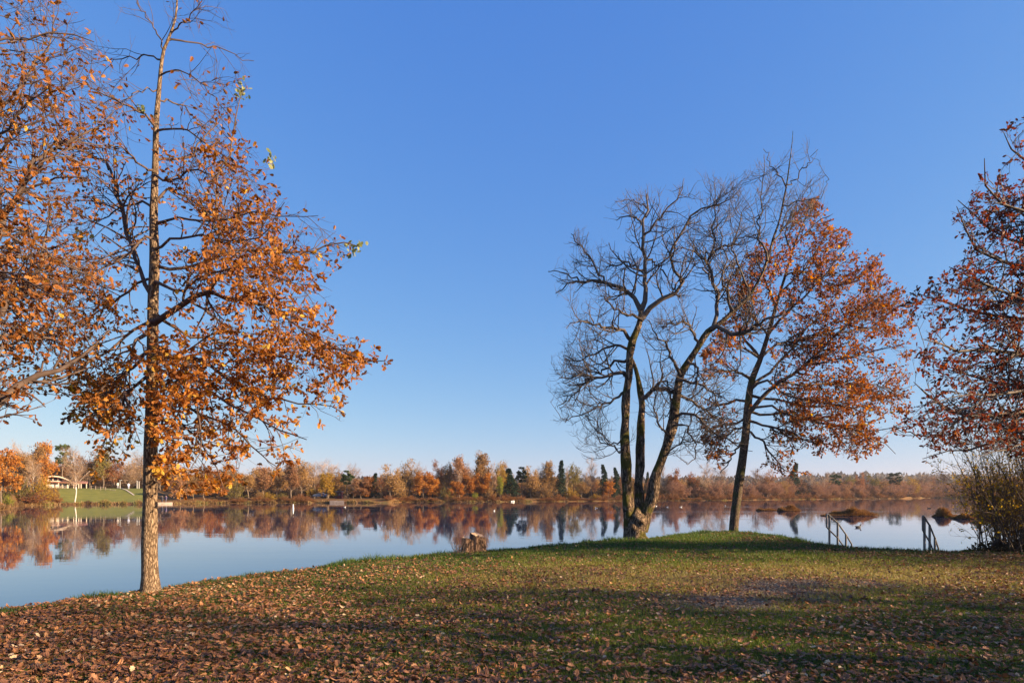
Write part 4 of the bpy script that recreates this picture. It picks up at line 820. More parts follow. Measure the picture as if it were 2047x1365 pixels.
def proto(kind, seed):
    """one far tree, 12 m tall and about 8 m wide; returns [(part name, mesh builder Bag, smooth)]"""
    r = np.random.default_rng(seed); H = 12.0; tb, wb_, cb_ = Bag(), Bag(), Bag()
    conifer = kind == "spruce"
    bend = r.normal(0, 0.35, (5, 2)); bend[0] = 0
    if kind != "bush":
        ps = np.array([[bend[i, 0], bend[i, 1], H * z] for i, z in enumerate([-0.02, 0.22, 0.45, 0.7, 0.93 if not conifer else 0.99])])
        rad = np.array([0.24, 0.18, 0.13, 0.08, 0.03]) * (0.8 if kind in ("birch", "pine") else 1)
        tp, tr = resample(ps, rad, 20)
        v, f = tubes(tp[None], tr[None], 7); tb.add(v, [f])
        T8, R8 = resample_all(tp[None], 8), resample_rad(tr[None], 8)
    if conifer:
        n = 300; t = r.random(n) ** 0.8 * 0.94 + 0.05; az = r.uniform(0, 2 * np.pi, n); Lb = (1 - t) ** 0.85 * 3.0 * r.uniform(0.75, 1.15, n) + 0.25
        p0 = np.stack([np.interp(t * H, tp[:, 2], tp[:, 0]), np.interp(t * H, tp[:, 2], tp[:, 1]), t * H], 1)
        for s in np.linspace(0.12, 1, 7):
            c = p0 + np.stack([np.cos(az), np.sin(az), np.full(n, 0.10 - 0.32 * s)], 1) * (Lb * s)[:, None]
            for k in range(3):
                dd = np.stack([np.cos(az + r.normal(0, 0.8, n)), np.sin(az + r.normal(0, 0.8, n)), r.normal(-0.35, 0.2, n)], 1)
                v, f = quads(c, dd, r.uniform(0.35, 0.75, n), r.uniform(0.06, 0.15, n), r); cb_.add(v, [f], np.repeat(np.clip(r.normal(0.4 + 0.15 * s, 0.15, n), 0, 1), 4))
        return [("trunk", tb, True), ("crown", cb_, False)]
    if kind == "pine":
        L1, Q1, _ = spawn(T8, R8, 26, 0.5, 0.99, (72, 12), 2.6, 6, r, up=0.05, noise=0.1, rmin=0.03, tfall=0.5)
        L2, Q2, _ = spawn(resample_all(L1, 8), resample_rad(Q1, 8), 240, 0.3, 1, (45, 15), 0.8, 4, r, up=0.08, noise=0.1, rmin=0.015)
        for B_, R_ in ((L1, Q1), (L2, Q2)): v, f = tubes(B_, R_, 4); tb.add(v, [f])
        pos, d, idx = clusters(L2, 16, 0.9, r, -0.2, 0.2); tt = np.clip(r.normal(0.5, 0.14, 240)[idx] + r.normal(0, 0.1, len(idx)), 0, 1)
        v, f = quads(pos, d, r.uniform(0.25, 0.5, len(pos)), r.uniform(0.06, 0.13, len(pos)), r); cb_.add(v, [f], np.repeat(tt, 4))
        return [("trunk", tb, True), ("crown", cb_, False)]
    if kind == "bush":
        n = 60; az = r.uniform(0, 2 * np.pi, n); el = np.radians(r.uniform(25, 88, n)); p = np.stack([r.normal(0, 0.7, n), r.normal(0, 0.7, n), np.full(n, -0.3)], 1)
        d = np.stack([np.cos(az) * np.cos(el), np.sin(az) * np.cos(el), np.sin(el)], 1); st_ = (r.uniform(0.55, 1.0, n) * (5 + 6.5 * np.sin(el)) / 7)[:, None]; pp = [p]
        for k in range(7): p = p + d * st_; pp.append(p); d = norm(d + r.normal(0, 0.1, d.shape) + [0, 0, -0.02])
        T8 = np.stack(pp, 1); R8 = np.linspace(0.09, 0.03, 8)[None] * np.ones((n, 1)); v, f = tubes(T8, R8, 4); tb.add(v, [f])
        L2, Q2, _ = spawn(T8, R8, 420, 0.15, 1, (42, 15), 2.2, 5, r, up=0.03, noise=0.14, rmin=0.02, tfall=0.2)
        v, f = tubes(L2, Q2, 3); tb.add(v, [f])
        pos, d, idx = clusters(L2, 11, 0.9, r, 0.1, 0.1); tt = np.clip(r.normal(0.5, 0.16, 420)[idx] + r.normal(0, 0.1, len(idx)), 0, 1)
        v, f = quads(pos, d, r.uniform(0.3, 0.6, len(pos)), r.uniform(0.09, 0.2, len(pos)), r); cb_.add(v, [f], np.repeat(tt, 4))
        return [("stems", tb, True), ("foliage", cb_, False)]
    # broadleaf kinds
    lo, ang, nL, LL, up = dict(bare=(0.22, 42, 26, 5.2, 0.05), tan=(0.20, 50, 28, 5.0, 0.03), oak=(0.16, 62, 30, 4.4, 0.02), birch=(0.2, 38, 24, 4.6, 0.01), fan=(0.10, 50, 34, 5.6, 0.07), tall=(0.14, 34, 34, 3.6, 0.08))[kind]
    L1, Q1, _ = spawn(T8, R8, nL, lo, 0.97, (ang, 9), LL, 8, r, up=up, noise=0.09, rr=0.55, rmin=0.035, tfall=0.55, tmid=0.32)
    L2, Q2, _ = spawn(L1, Q1, 260, 0.2, 1, (42, 13), 2.0, 6, r, up=up, noise=0.12, rr=0.6, rmin=0.02, tfall=0.3)
    L3, Q3, _ = spawn(np.concatenate([resample_all(L1, 6), L2]), np.concatenate([resample_rad(Q1, 6), Q2]), 1500, 0.15, 1, (40, 15), 1.15, 5, r, up=up if kind != "birch" else -0.08, noise=0.14, rr=0.7, rmin=0.012, tfall=0.2)
    v, f = tubes(L1, Q1, 5); tb.add(v, [f])
    for B_, R_ in ((L2, Q2), (L3, Q3)): v, f = tubes(B_, R_, 3); wb_.add(v, [f])
    parts = [("trunk", tb, True)]
    if kind in ("bare", "birch", "fan"):
        L4, Q4, _ = spawn(L3, Q3, 2600, 0.1, 1, (35, 15), 0.8, 3, r, up=0.02, noise=0.1, rr=0.8, rmin=0.010, tfall=0.1); v, f = tubes(L4, Q4, 3); wb_.add(v, [f])
        parts.append(("crown", wb_, False))
        return parts
    per = dict(tan=4, oak=7, tall=5)[kind]; sz = dict(tan=0.34, oak=0.42, tall=0.33)[kind]
    pos, d, idx = clusters(L3, per, 0.8, r, 0.1, 0.1); full = np.clip(r.normal(0.75, 0.3, len(L3)), 0.1, 1)[idx]; k = r.random(len(pos)) < full; pos, d, idx = pos[k], d[k], idx[k]
    tt = np.clip(r.normal(0.5, 0.15, len(L3))[idx] + r.normal(0, 0.1, len(idx)), 0, 1)
    v, f = quads(pos, d, r.uniform(0.6, 1.3, len(pos)) * sz, r.uniform(0.25, 0.45, len(pos)) * sz, r); cb_.add(v, [f], np.repeat(tt, 4))
    parts += [("branches", wb_, False), ("crown", cb_, False)]
    return parts

PROTO = {}
def get_proto(kind, mat, var):
    key = (kind, mat, var)
    if key not in PROTO:
        ps = []
        for nm, bag, sm in proto(kind, 100 + var * 7 + sum(map(ord, kind))):
            if nm in ("crown", "foliage") and mat in FM and kind not in ("bare", "birch", "fan"): m = FM[mat]
            elif nm == "crown" or nm == "branches": m = M_FTWIG
            else: m = M_BIRCH if kind == "birch" else M_FTRUNK
            me = bag.mesh(kind + "_" + nm, m, sm); co = np.concatenate(bag.v)
            ps.append((nm, me, co))
        allc = np.concatenate([c for _, _, c in ps]); hgt = np.percentile(allc[:, 2], 99.7); wid = np.percentile(np.abs(allc[:, :2]).max(1), 97) * 2
        PROTO[key] = (ps, hgt, wid)
    return PROTO[key]

FNAME = dict(spruce="spruce_tree", pine="pine_tree", birch="birch_tree", bush="shrub", oak="autumn_tree", tan="autumn_tree", tall="autumn_tree", bare="leafless_tree", fan="leafless_tree")
def far_tree(px, s, ytop, wpx, kind, mat, label, var=0, rot=None):
    ps, hgt, wid = get_proto(kind, mat, var)
    b = far_pt(px, s); d = b[1]; top = EYE + (HY - ytop) / F * d; h = top - b[2]; wm = wpx / F * d
    root = thing(FNAME[kind], b - [0, 0, 0.05], label, "shrub" if kind == "bush" else "tree")
    sc = (wm / wid, wm / wid, h / hgt); rz = random.Random(int(px * 7 + ytop)).uniform(0, 6.28) if rot is None else rot
    root.scale = sc; root.rotation_euler = (0, 0, rz)
    for nm, me, _ in ps:
        link(nm, me, root)
    return root

# (photo column, metres behind the waterline, photo row of the top, width in px, kind, colour, label)
FAR = [
 (2, 6, 897, 62, "oak", "oak", "bright orange tree at the left edge of the far shore"),
 (32, 20, 881, 42, "bare", "", "tall thin leafless tree behind the orange tree at the left edge"),
 (62, 14, 886, 60, "tan", "tan", "broad brown tree rising above the yellow shrubs left of the white house"),
 (66, 7, 912, 36, "birch", "", "forked pale stemmed tree in the yellow shrubs left of the white house"),
 (87, 22, 884, 38, "oak", "oak", "rusty orange tree top just left of the white house"),
 (126, 40, 887, 26, "pine", "pine", "dark green pine poking up behind the white house"),
 (36, 5, 950, 52, "bush", "olive", "olive green shrub at the waterside below the pale forked tree"),
 (80, 5, 948, 42, "bush", "gold", "golden yellow shrub beside the left end of the white house"),
 (60, 2.2, 978, 70, "bush", "red", "low reddish brown scrub at the water's edge left of the meadow"),
 (14, 3, 984, 26, "bush", "lime", "low yellow green bush near the left edge by the water"),
 (103, 3.2, 972, 34, "bush", "gold", "yellow shrub at the foot of the meadow slope"),
 (113, 2, 990, 26, "bush", "red", "small brown bush at the water's edge under the yellow shrub"),
 (149, 3, 890, 48, "birch", "", "white birch on the meadow in front of the house"),
 (178, 44, 902, 56, "tan", "pink", "pale brown tree behind the roof of the white house"),
 (206, 40, 897, 34, "tall", "olive", "yellowish green tree top right of the white birch"),
 (230, 44, 915, 50, "tan", "red", "red brown tree behind the terrace fence"),
 (259, 30, 924, 42, "fan", "", "leafless tree with fanned low limbs beside the terrace"),
 (284, 48, 898, 52, "bare", "", "tall pale leafless tree left of the slender oak trunk"),
 (322, 30, 940, 44, "tan", "red", "brown tree right behind the slender oak trunk"),
 (340, 55, 915, 46, "tan", "tan", "tan tree top showing through the low leaves of the slender oak"),
 (361, 6, 955, 34, "oak", "pink", "small pinkish brown tree with a pale stem on the leaf covered slope"),
 (386, 7, 950, 34, "oak", "tan", "small tan tree next to the pinkish one on the leafy slope"),
 (409, 6, 948, 36, "tan", "oak", "thin orange tinted tree at the foot of the leafy slope"),
 (432, 9, 938, 50, "oak", "oak", "orange tree half hidden by the low boughs of the slender oak"),
 (456, 20, 925, 46, "tan", "tan", "tan tree beyond the hanging leaves of the slender oak"),
 (470, 5, 958, 42, "bush", "olive", "olive brown waterside shrub under the hanging oak leaves"),
 (497, 12, 935, 48, "tan", "tan", "tan tree just right of the hanging oak leaves"),
 (520, 4, 980, 32, "bush", "tan", "low tan shrub at the waterside right of the hanging leaves"),
 (527, 24, 932, 44, "tall", "pink", "slim pinkish tree above the yellow shrub"),
 (537, 4, 983, 36, "bush", "gold", "low yellow shrub on the waterline left of the clearing"),
 (553, 14, 932, 44, "tan", "tan", "tan tree directly behind the low yellow shrub"),
 (565, 5, 984, 22, "bush", "olive", "small greenish shrub right of the low yellow one"),
 (582, 8, 926, 36, "tall", "pink", "reddish stemmed tree left of the clearing"),
 (600, 24, 916, 52, "tan", "tan", "big tan tree at the left end of the clearing"),
 (603, 4, 986, 32, "bush", "red", "low dark red bush on the waterline left of the clearing"),
 (622, 8, 972, 22, "tan", "gold", "small golden tree at the left end of the clearing"),
 (628, 30, 922, 40, "bare", "", "leafless tree behind the small golden tree"),
 (653, 8, 945, 34, "oak", "gold", "golden orange tree on the clearing left of the red hut"),
 (656, 32, 916, 46, "bare", "", "tall leafless tree right behind the golden orange one"),
 (680, 34, 940, 36, "tan", "tan", "brown tree behind the red hut"),
 (697, 9, 940, 27, "pine", "pine", "green pine with a bare lower stem right of the red hut"),
 (706, 34, 924, 32, "bare", "", "leafless crown standing up behind the green pine"),
 (722, 8, 957, 34, "oak", "pink", "salmon coloured round tree on the clearing"),
 (735, 11, 952, 32, "oak", "oak", "orange tree just right of the salmon coloured one"),
 (750, 30, 945, 22, "spruce", "spruce", "blue green conifer top behind the clearing"),
 (762, 24, 952, 30, "tan", "red", "dark brown tree at the right end of the clearing"),
 (782, 9, 928, 52, "tan", "tan", "wide tan tree at the right end of the clearing"),
 (804, 5, 960, 34, "bush", "tan", "rounded tan bush under the wide tan tree"),
 (778, 4, 988, 26, "bush", "red", "low reddish bush at the tip of the clearing"),
 (816, 20, 917, 40, "tan", "tan", "tall tan tree right of the wide one by the clearing"),
 (838, 12, 922, 26, "bare", "", "dark stemmed leafless tree behind the first orange oak"),
 (846, 6, 943, 40, "oak", "oak", "orange oak at the waterside in the middle of the far shore"),
 (868, 7, 957, 30, "oak", "oak", "lower orange oak right beside the first waterside one"),
 (876, 16, 919, 26, "tan", "red", "red brown tall tree above the two waterside orange oaks"),
 (897, 12, 924, 34, "tan", "tan", "brown tree between the red brown tree and the tall pink one"),
 (893, 4, 972, 30, "bush", "olive", "olive bush below the brown tree in mid shore"),
 (919, 10, 912, 36, "tall", "pink", "tall pinkish tree with a narrow rounded crown in mid shore"),
 (918, 6, 936, 16, "birch", "", "slim white birch stem in front of the tall pinkish tree"),
 (912, 5, 962, 34, "oak", "oak", "low orange oak at the foot of the tall pinkish tree"),
 (936, 22, 922, 26, "bare", "", "grey leafless tree between the two tallest mid shore trees"),
 (941, 7, 950, 30, "oak", "oak", "orange tree behind the yellow green bush"),
 (949, 3, 983, 14, "bush", "lime", "small upright yellow green bush on the waterline"),
 (963, 12, 904, 36, "tall", "tan", "tallest tan tree on the middle of the far shore"),
 (966, 7, 945, 32, "oak", "oak", "orange oak at the foot of the tallest tan tree"),
 (984, 14, 922, 30, "bare", "", "open leafless tree right of the tallest tan one"),
 (981, 4, 968, 24, "bush", "tan", "pale tan bush by the water beneath the open leafless tree"),
 (999, 9, 924, 30, "tan", "gold", "golden brown tree left of the broad dark spruce"),
 (1000, 4, 952, 13, "tall", "lime", "narrow yellow willow at the water's edge"),
 (1012, 18, 922, 28, "tan", "tan", "tan tree behind the broad dark spruce"),
 (1018, 8, 936, 32, "spruce", "spruce", "broad dark spruce beside the dark red bush"),
 (1013, 4, 986, 24, "bush", "red", "dark red bush left of the white boat"),
 (1032, 22, 962, 20, "tan", "pink", "small pinkish tree right of the broad spruce"),
 (1047, 12, 933, 28, "pine", "spruce", "dark pine at the left end of the small park lawn"),
 (1062, 10, 931, 38, "tan", "tan", "spreading brown tree on the small park lawn"),
 (1080, 16, 932, 30, "bare", "", "leafless tree behind the small park lawn"),
 (1094, 13, 922, 30, "tall", "tan", "tall tan tree left of the pointed blue spruce"),
 (1090, 6, 962, 40, "bush", "tan", "large rounded tan bush on the small park lawn"),
 (1121, 9, 920, 22, "spruce", "spruce", "tall pointed dark blue spruce standing against the sky"),
 (1146, 12, 927, 38, "tan", "olive", "weeping olive brown tree right of the pointed spruce"),
 (1133, 10, 930, 12, "birch", "", "thin white stemmed birch beside the pointed spruce"),
 (1141, 6, 974, 32, "bush", "gold", "rounded yellow bush right of the pointed spruce"),
 (1163, 9, 962, 30, "tan", "tan", "low tan tree below the weeping one"),
 (1182, 14, 911, 34, "bare", "", "tall dark leafless tree left of the three stemmed tree"),
 (1191, 4, 986, 24, "bush", "gold", "small yellow bush at the water left of the green spruces"),
 (1206, 10, 928, 22, "spruce", "spruce", "green spruce nearer to the tall dark leafless tree"),
 (1217, 5, 962, 26, "oak", "oak", "bright orange tree at the foot of the two green spruces"),
 (1230, 11, 934, 20, "spruce", "spruce", "second green spruce, close to the three stemmed trunk"),
 (1244, 12, 945, 26, "tan", "pink", "pinkish tree just left of the three stemmed trunk"),
 (1270, 12, 948, 28, "tan", "tan", "tan tree seen between the three mossy stems"),
 (1294, 16, 943, 12, "spruce", "spruce", "little spruce seen between the mossy stems"),
 (1300, 8, 955, 26, "tan", "pink", "brown pink tree seen between the mossy stems"),
 (1326, 14, 928, 20, "bare", "", "thin dark leafless tree right of the mossy stems"),
 (1346, 12, 936, 30, "tan", "red", "red brown tree right of the mossy stems"),
 (1380, 14, 944, 28, "tan", "red", "pointed rust coloured tree halfway between the two large trunks"),
 (1412, 14, 923, 44, "bare", "", "wide crowned leafless tree halfway between the two large trunks"),
 (1441, 16, 926, 30, "bare", "", "leafless tree left of the leaning oak trunk"),
 (1510, 14, 935, 26, "bare", "", "leafless tree right of the leaning oak trunk"),
 (1537, 14, 938, 30, "tan", "pink", "faint brown tree above the first reed islet"),
 (1590, 12, 926, 26, "spruce", "spruce", "dark spruce above the reed islets"),
 (1620, 10, 940, 20, "birch", "", "white birch leaning beside the dark spruce above the islets"),
 (1648, 10, 942, 20, "birch", "", "second white birch farther from the dark spruce"),
 (1669, 20, 948, 22, "pine", "pine", "round topped green pine left of the handrails"),
 (1700, 14, 950, 26, "tan", "olive", "dull green tree behind the large reed islet"),
 (1719, 12, 944, 24, "tan", "red", "pink brown pointed tree behind the large reed islet"),
 (1744, 18, 946, 24, "tan", "olive", "grey green tree right of the pink brown one"),
 (1786, 14, 944, 26, "pine", "spruce", "dark green pine on the right hand far shore"),
 (1822, 10, 953, 28, "tan", "gold", "yellow orange tree on the right hand far shore"),
 (1850, 14, 942, 28, "bare", "", "grey leafless tree right of the yellow orange tree"),
 (1880, 14, 942, 30, "bare", "", "grey leafless tree nearest the shrub on the right"),
 (1690, 6, 967, 24, "tan", "pink", "low pinkish tree behind the left end of the large reed islet"),
 (1765, 8, 962, 26, "tan", "tan", "low tan tree left of the dark green pine"),
 (1570, 8, 962, 26, "tan", "tan", "low tan tree left of the dark spruce above the islets"),
]
for i, (px, s, yt, wp, kind, mat, lab) in enumerate(FAR):
    far_tree(px, s, yt, wp, kind, mat, lab, var=i % (3 if kind in ("tan", "oak", "bush", "bare") else 2))

# the dense wood behind, which reads as one mass: copies of the same trees merged into one object per tone
def wood(name, label, spots, mat):
    b = Bag(); r = np.random.default_rng(len(spots))
    for (px, s, yt, wp, kind, pm, var) in spots:
        ps, hgt, wid = get_proto(kind, pm, var); q = far_pt(px, s); h = EYE + (HY - yt) / F * q[1] - q[2]; wm = wp / F * q[1]; a = r.uniform(0, 6.28); ca, sa = math.cos(a), math.sin(a)
        for nm, me, co in ps:
            if nm == "branches" and kind == "tan": continue
            nv = len(me.vertices); nl = len(me.loops); vi = np.empty(nl, np.int32); me.loops.foreach_get("vertex_index", vi)
            v = co.copy(); v = np.stack([(v[:, 0] * ca - v[:, 1] * sa) * wm / wid, (v[:, 0] * sa + v[:, 1] * ca) * wm / wid, v[:, 2] * h / hgt], 1) + q
            b.add(v, [vi.reshape(-1, 4)], np.full(nv, 0.5) if nm != "crown" and nm != "foliage" else tint_of(me, nv) * 0.6 + r.uniform(0.1, 0.3))
    o = link(name, b.mesh(name, mat)); tag(o, label, "wood", None, "stuff"); return o
def tint_of(me, nv):
    a = np.empty(nv, np.float32); me.attributes["tint"].data.foreach_get("value", a); return a
rw = np.random.default_rng(77); sp1, sp2, sp3, sp5 = [], [], [], []
prof = lambda px: np.interp(px, [-200, 0, 60, 110, 200, 300, 420, 600, 690, 740, 800, 960, 1030, 1060, 1120, 1200, 1300, 1400, 1600, 1800, 1900, 2200], [905, 905, 905, 918, 925, 930, 945, 938, 955, 962, 945, 938, 962, 950, 958, 955, 962, 962, 960, 955, 955, 955])
for px in np.arange(-150, 2300, 13.0):
    yt = prof(px) + rw.normal(4, 5); (sp1 if rw.random() < 0.5 else sp2).append((px + rw.normal(0, 4), rw.uniform(50, 75), yt, rw.uniform(30, 46), "tan", "tan", int(rw.integers(3))))
for px in np.arange(-100, 2200, 17.0):
    if 118 < px < 318: continue
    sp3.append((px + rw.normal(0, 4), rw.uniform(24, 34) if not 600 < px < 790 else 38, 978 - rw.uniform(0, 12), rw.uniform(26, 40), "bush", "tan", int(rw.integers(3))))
for px in np.arange(1305, 2200, 9.0):
    (sp5 if rw.random() < 0.75 else sp3).append((px + rw.normal(0, 4), rw.uniform(4, 16), 966 + rw.normal(0, 4), rw.uniform(20, 34), "tan" if rw.random() < 0.6 else "bush", "tan", int(rw.integers(3))))
sp4 = []
for px in np.arange(415, 2150, 6.5):
    if 628 < px < 786 or 1034 < px < 1066 or rw.random() < 0.22: continue
    wl = HY + (EYE - WATER) * F / shore_d(px); sp4.append((px + rw.normal(0, 3), rw.uniform(0.6, 3.0), wl - rw.uniform(5, 17), rw.uniform(12, 30), "bush", "tan", int(rw.integers(3))))
for px in list(np.arange(120, 330, 12.0)): sp3.append((px, 42 + rw.uniform(0, 8), 962 + rw.normal(0, 4), 34, "bush", "tan", int(rw.integers(3))))
wood("distant_wood", "pale brown autumn wood along the far shore", sp1, FM["tan"])
wood("distant_wood", "tan and rust wood standing behind the shore trees", sp2, FM["woodmix"])
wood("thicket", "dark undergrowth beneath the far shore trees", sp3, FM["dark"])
wood("waterside_scrub", "low brown scrub overhanging the far waterline", sp4, FM["woodmix"])
wood("alder_carr", "pinkish brown scrubby wood along the right half of the far shore", sp5, FM["mauve"])
# forested ridge on the horizon
rd = Bag(); n = 5000; px = rw.uniform(-300, 2500, n); s = rw.uniform(600, 1500, n); d = shore_d(px) + s; x = (px - CX) / F * d
z = far_z(px, s); hh = rw.uniform(10, 20, n); ww = rw.uniform(5, 11, n)
for k in range(5):
    jx, jy, jz = rw.normal(0, 4, n), rw.normal(0, 4, n), rw.random(n)
    c = np.stack([x + jx, d + jy, z + hh * jz * 0.7], 1); u = norm(np.stack([rw.normal(0, .4, n), rw.normal(0, .4, n), np.ones(n)], 1)); v, f = quads(c, u, hh * 0.5, ww * 0.35, rw); rd.add(v, [f], np.repeat(rw.random(n), 4))
tag(link("ridge_forest", rd.mesh("ridge_forest", FM["dark"])), "forest covering the low ridge on the horizon", "forest", None, "stuff")

# reeds and sedge along the far waterline
n = 42000; px = rw.uniform(-100, 2150, n); s = np.abs(rw.normal(0.1, 0.4, n)); cl = vnoise(px, s * 0, 9, 41)
sd = sandy(px, s); k = (rw.random(n) < 1.3 * cl - 0.2) & (sd < 0.3) & ~((px > 318) & (px < 348)) & ~((px > 657) & (px < 690)); px, s, cl = px[k], s[k], cl[k]; n = len(px)
d = shore_d(px) + s; hh = rw.uniform(0.25, 0.85, n) * (0.25 + 1.1 * cl) * np.where((px > 190) & (px < 290), 1.3, 1); u = np.stack([rw.normal(0, .25, n), rw.normal(0, .25, n), np.ones(n)], 1)
v, f = quads(np.stack([(px - CX) / F * d, d, far_z(px, s) - 0.05], 1), u, hh, np.full(n, 0.07), rw)
M_REED = leaf_mat("dry_reed", [(0.0, (0.07, 0.04, 0.02)), (0.4, (0.19, 0.11, 0.045)), (0.75, (0.30, 0.19, 0.075)), (1.0, (0.16, 0.17, 0.035))], 0.25)
tag(link("shore_reeds", mesh("shore_reeds", v, [f], False, np.repeat(np.clip(vnoise(px, s * 0, 14, 42) + rw.normal(0, .12, n), 0, 1), 4), (M_REED,))), "dry ochre reeds and sedge fringing the far waterline", "reeds", None, "stuff")
# ---------------------------------------------------------------- small things
# stumps
M_STUMP = bark_mat("weathered_stump_bark", (0.05, 0.028, 0.018), (0.36, 0.22, 0.14), None, 0.9, 1.0)
M_CUT = plain_mat("cut_wood", (0.36, 0.25, 0.16), 0.8, nsc=14)
M_HOLLOW = plain_mat("rotten_wood", (0.05, 0.035, 0.028), 0.95, nsc=14)
def stump(px, py, hpx, wpx, label, seed, hollow):
    r = np.random.default_rng(seed); d = EYE * F / (py - HY) + 0.15; base = P(px, py, d); base[2] = 0; H = hpx / F * d; R = wpx / 2 / F * d
    root = thing("tree_stump", base, label, "stump"); K = 40; a = np.linspace(0, 2 * np.pi, K, endpoint=False)
    lob = 1 + 0.17 * np.sin(3 * a + seed) + 0.10 * np.sin(5 * a + 1 + seed) + r.normal(0, 0.03, K)
    zs = np.array([-0.15, 0.0, 0.06, 0.15, 0.3, 0.5, 0.7, 0.88, 1.0]); rs = np.array([1.26, 1.16, 1.08, 1.03, 1.0, 0.98, 0.97, 0.95, 0.88])
    topz = 1 + 0.13 * np.sin(a + 2.2 + seed) + 0.025 * np.sin(4 * a) + r.normal(0, 0.012, K); v = []
    for z, q in zip(zs, rs):
        g = lob * q * (1 + r.normal(0, 0.015, K)); v.append(np.stack([R * g * np.cos(a), R * g * np.sin(a), H * z * np.where(z > 0.5, 1 + (topz - 1) * (z - 0.5) * 2, 1)], 1))
    V = np.concatenate(v); n = len(zs); f = np.array([[i * K + j, i * K + (j + 1) % K, (i + 1) * K + (j + 1) % K, (i + 1) * K + j] for i in range(n - 1) for j in range(K)])
    b = Bag(); b.add(V, [f]); link("bark", b.mesh("bark", M_STUMP, True), root)
    rim = v[-1]; b = Bag()
    inn = rim * [0.62, 0.62, 1] - [0, 0, 0.0]; low = rim * [0.5, 0.5, 0.45] if hollow else rim * [0.58, 0.58, 1] + [0, 0, 0.006]
    b.add(np.concatenate([rim + [0, 0, 0.001], inn]), [np.array([[j, (j + 1) % K, K + (j + 1) % K, K + j] for j in range(K)])]); link("cut_face", b.mesh("cut_face", M_CUT), root)
    b = Bag(); b.add(np.concatenate([inn, low, [low.mean(0)]]), [np.array([[j, (j + 1) % K, K + (j + 1) % K, K + j] for j in range(K)]), np.array([[K + j, K + (j + 1) % K, 2 * K] for j in range(K)])])
    link("heartwood", b.mesh("heartwood", M_HOLLOW if hollow else M_CUT), root); return d
d1 = stump(955, 1103, 34, 29, "larger weathered tree stump with a pale cut top on the bank", 3, False)
d2 = stump(934, 1104, 26, 24, "smaller dark hollow tree stump left of the larger one", 8, True)
rS = np.random.default_rng(21); bS = P(918, 1104, 16.9); bS[2] = -0.1; n = 26
az = rS.uniform(0, 6.28, n); el = np.radians(rS.uniform(48, 88, n)); p = bS + np.stack([rS.normal(0, 0.08, n), rS.normal(0, 0.08, n), np.zeros(n)], 1); dd = np.stack([np.cos(az) * np.cos(el), np.sin(az) * np.cos(el), np.sin(el)], 1); pp = [p]
for k in range(7): p = p + dd * rS.uniform(0.07, 0.15, n)[:, None]; pp.append(p); dd = norm(dd + rS.normal(0, .1, dd.shape))
T_ = np.stack(pp, 1); R_ = np.linspace(0.006, 0.002, 8)[None] * np.ones((n, 1)); b = Bag(); v, f = tubes(T_, R_, 4); b.add(v - bS, [f])
T2, R2, _ = spawn(T_, R_, 110, 0.2, 1, (30, 10), 0.28, 4, rS, noise=0.1, rmin=0.002); v, f = tubes(T2, R2, 3); b.add(v - bS, [f])
sr = thing("shrub", bS, "thin leafless reddish shoots sprouting left of the hollow stump", "shrub"); link("shoots", b.mesh("shoots", M_TWIG), sr)

# handrails beside the bathing steps
M_RAIL = plain_mat("grey_galvanised_steel", (0.17, 0.16, 0.155), 0.5, 0.35, nsc=30)
def rail(x0, label):
    dv = np.array([0.655, 0.755, 0]); base = np.array([x0[0], x0[1], 0.0])
    root = thing("handrail", base, label, "handrail", "handrails beside the bathing steps")
    def pt(s, z): return np.array([dv[0] * s, dv[1] * s, z])
    def tube(name, pts, r=0.026, parent=root):
        b = Bag(); pts = np.array(pts); 
        for a_, c_ in zip(pts[:-1], pts[1:]):
            v, f = tubes(np.stack([a_, (a_ + c_) / 2, c_])[None], np.full((1, 3), r), 8); b.add(v, [f])
            q = np.array([(x, y, z) for x in (-1, 1) for y in (-1, 1) for z in (-1, 1)]) * r * 0.72
        for c_ in pts:                                       # rounded elbow at each bend
            th = np.linspace(0, np.pi, 5)[1:-1]; ph = np.linspace(0, 2 * np.pi, 8, endpoint=False); vv = [[0, 0, 1]] + [[math.sin(t) * math.cos(p_), math.sin(t) * math.sin(p_), math.cos(t)] for t in th for p_ in ph] + [[0, 0, -1]]
            ff = [[0, 1 + j, 1 + (j + 1) % 8] for j in range(8)] + [[25, 17 + (j + 1) % 8, 17 + j] for j in range(8)]; fq = [[1 + i * 8 + j, 9 + i * 8 + j, 9 + i * 8 + (j + 1) % 8, 1 + i * 8 + (j + 1) % 8] for i in range(2) for j in range(8)]
            b.add(np.array(vv) * r * 1.01 + c_, [np.array(ff), np.array(fq)])
        return link(name, b.mesh(name, M_RAIL, True), parent)
    tube("top_rail", [pt(-0.32, 0.58), pt(-0.32, 0.97), pt(-0.2, 0.98), pt(1.0, 0.66), pt(2.1, 0.22), pt(2.9, -0.16), pt(2.95, -0.5)])
    tube("lower_rail", [pt(-0.32, 0.58), pt(0.0, 0.46), pt(1.0, 0.16), pt(2.1, -0.30)], 0.024)
    for s, z in ((0.0, 0.92), (1.0, 0.66), (2.1, 0.22)):
        tube("post", [pt(s, z), pt(s, -1.5)], 0.034)
    return root
dr_ = EYE * F / (1088 - HY)
rail(P(1658, 1088, dr_)[:2], "left steel handrail at the bathing steps, seen open from the side")
rail(P(1848, 1100, 18.3)[:2], "right steel handrail at the bathing steps, next to the shrub, seen nearly end on")

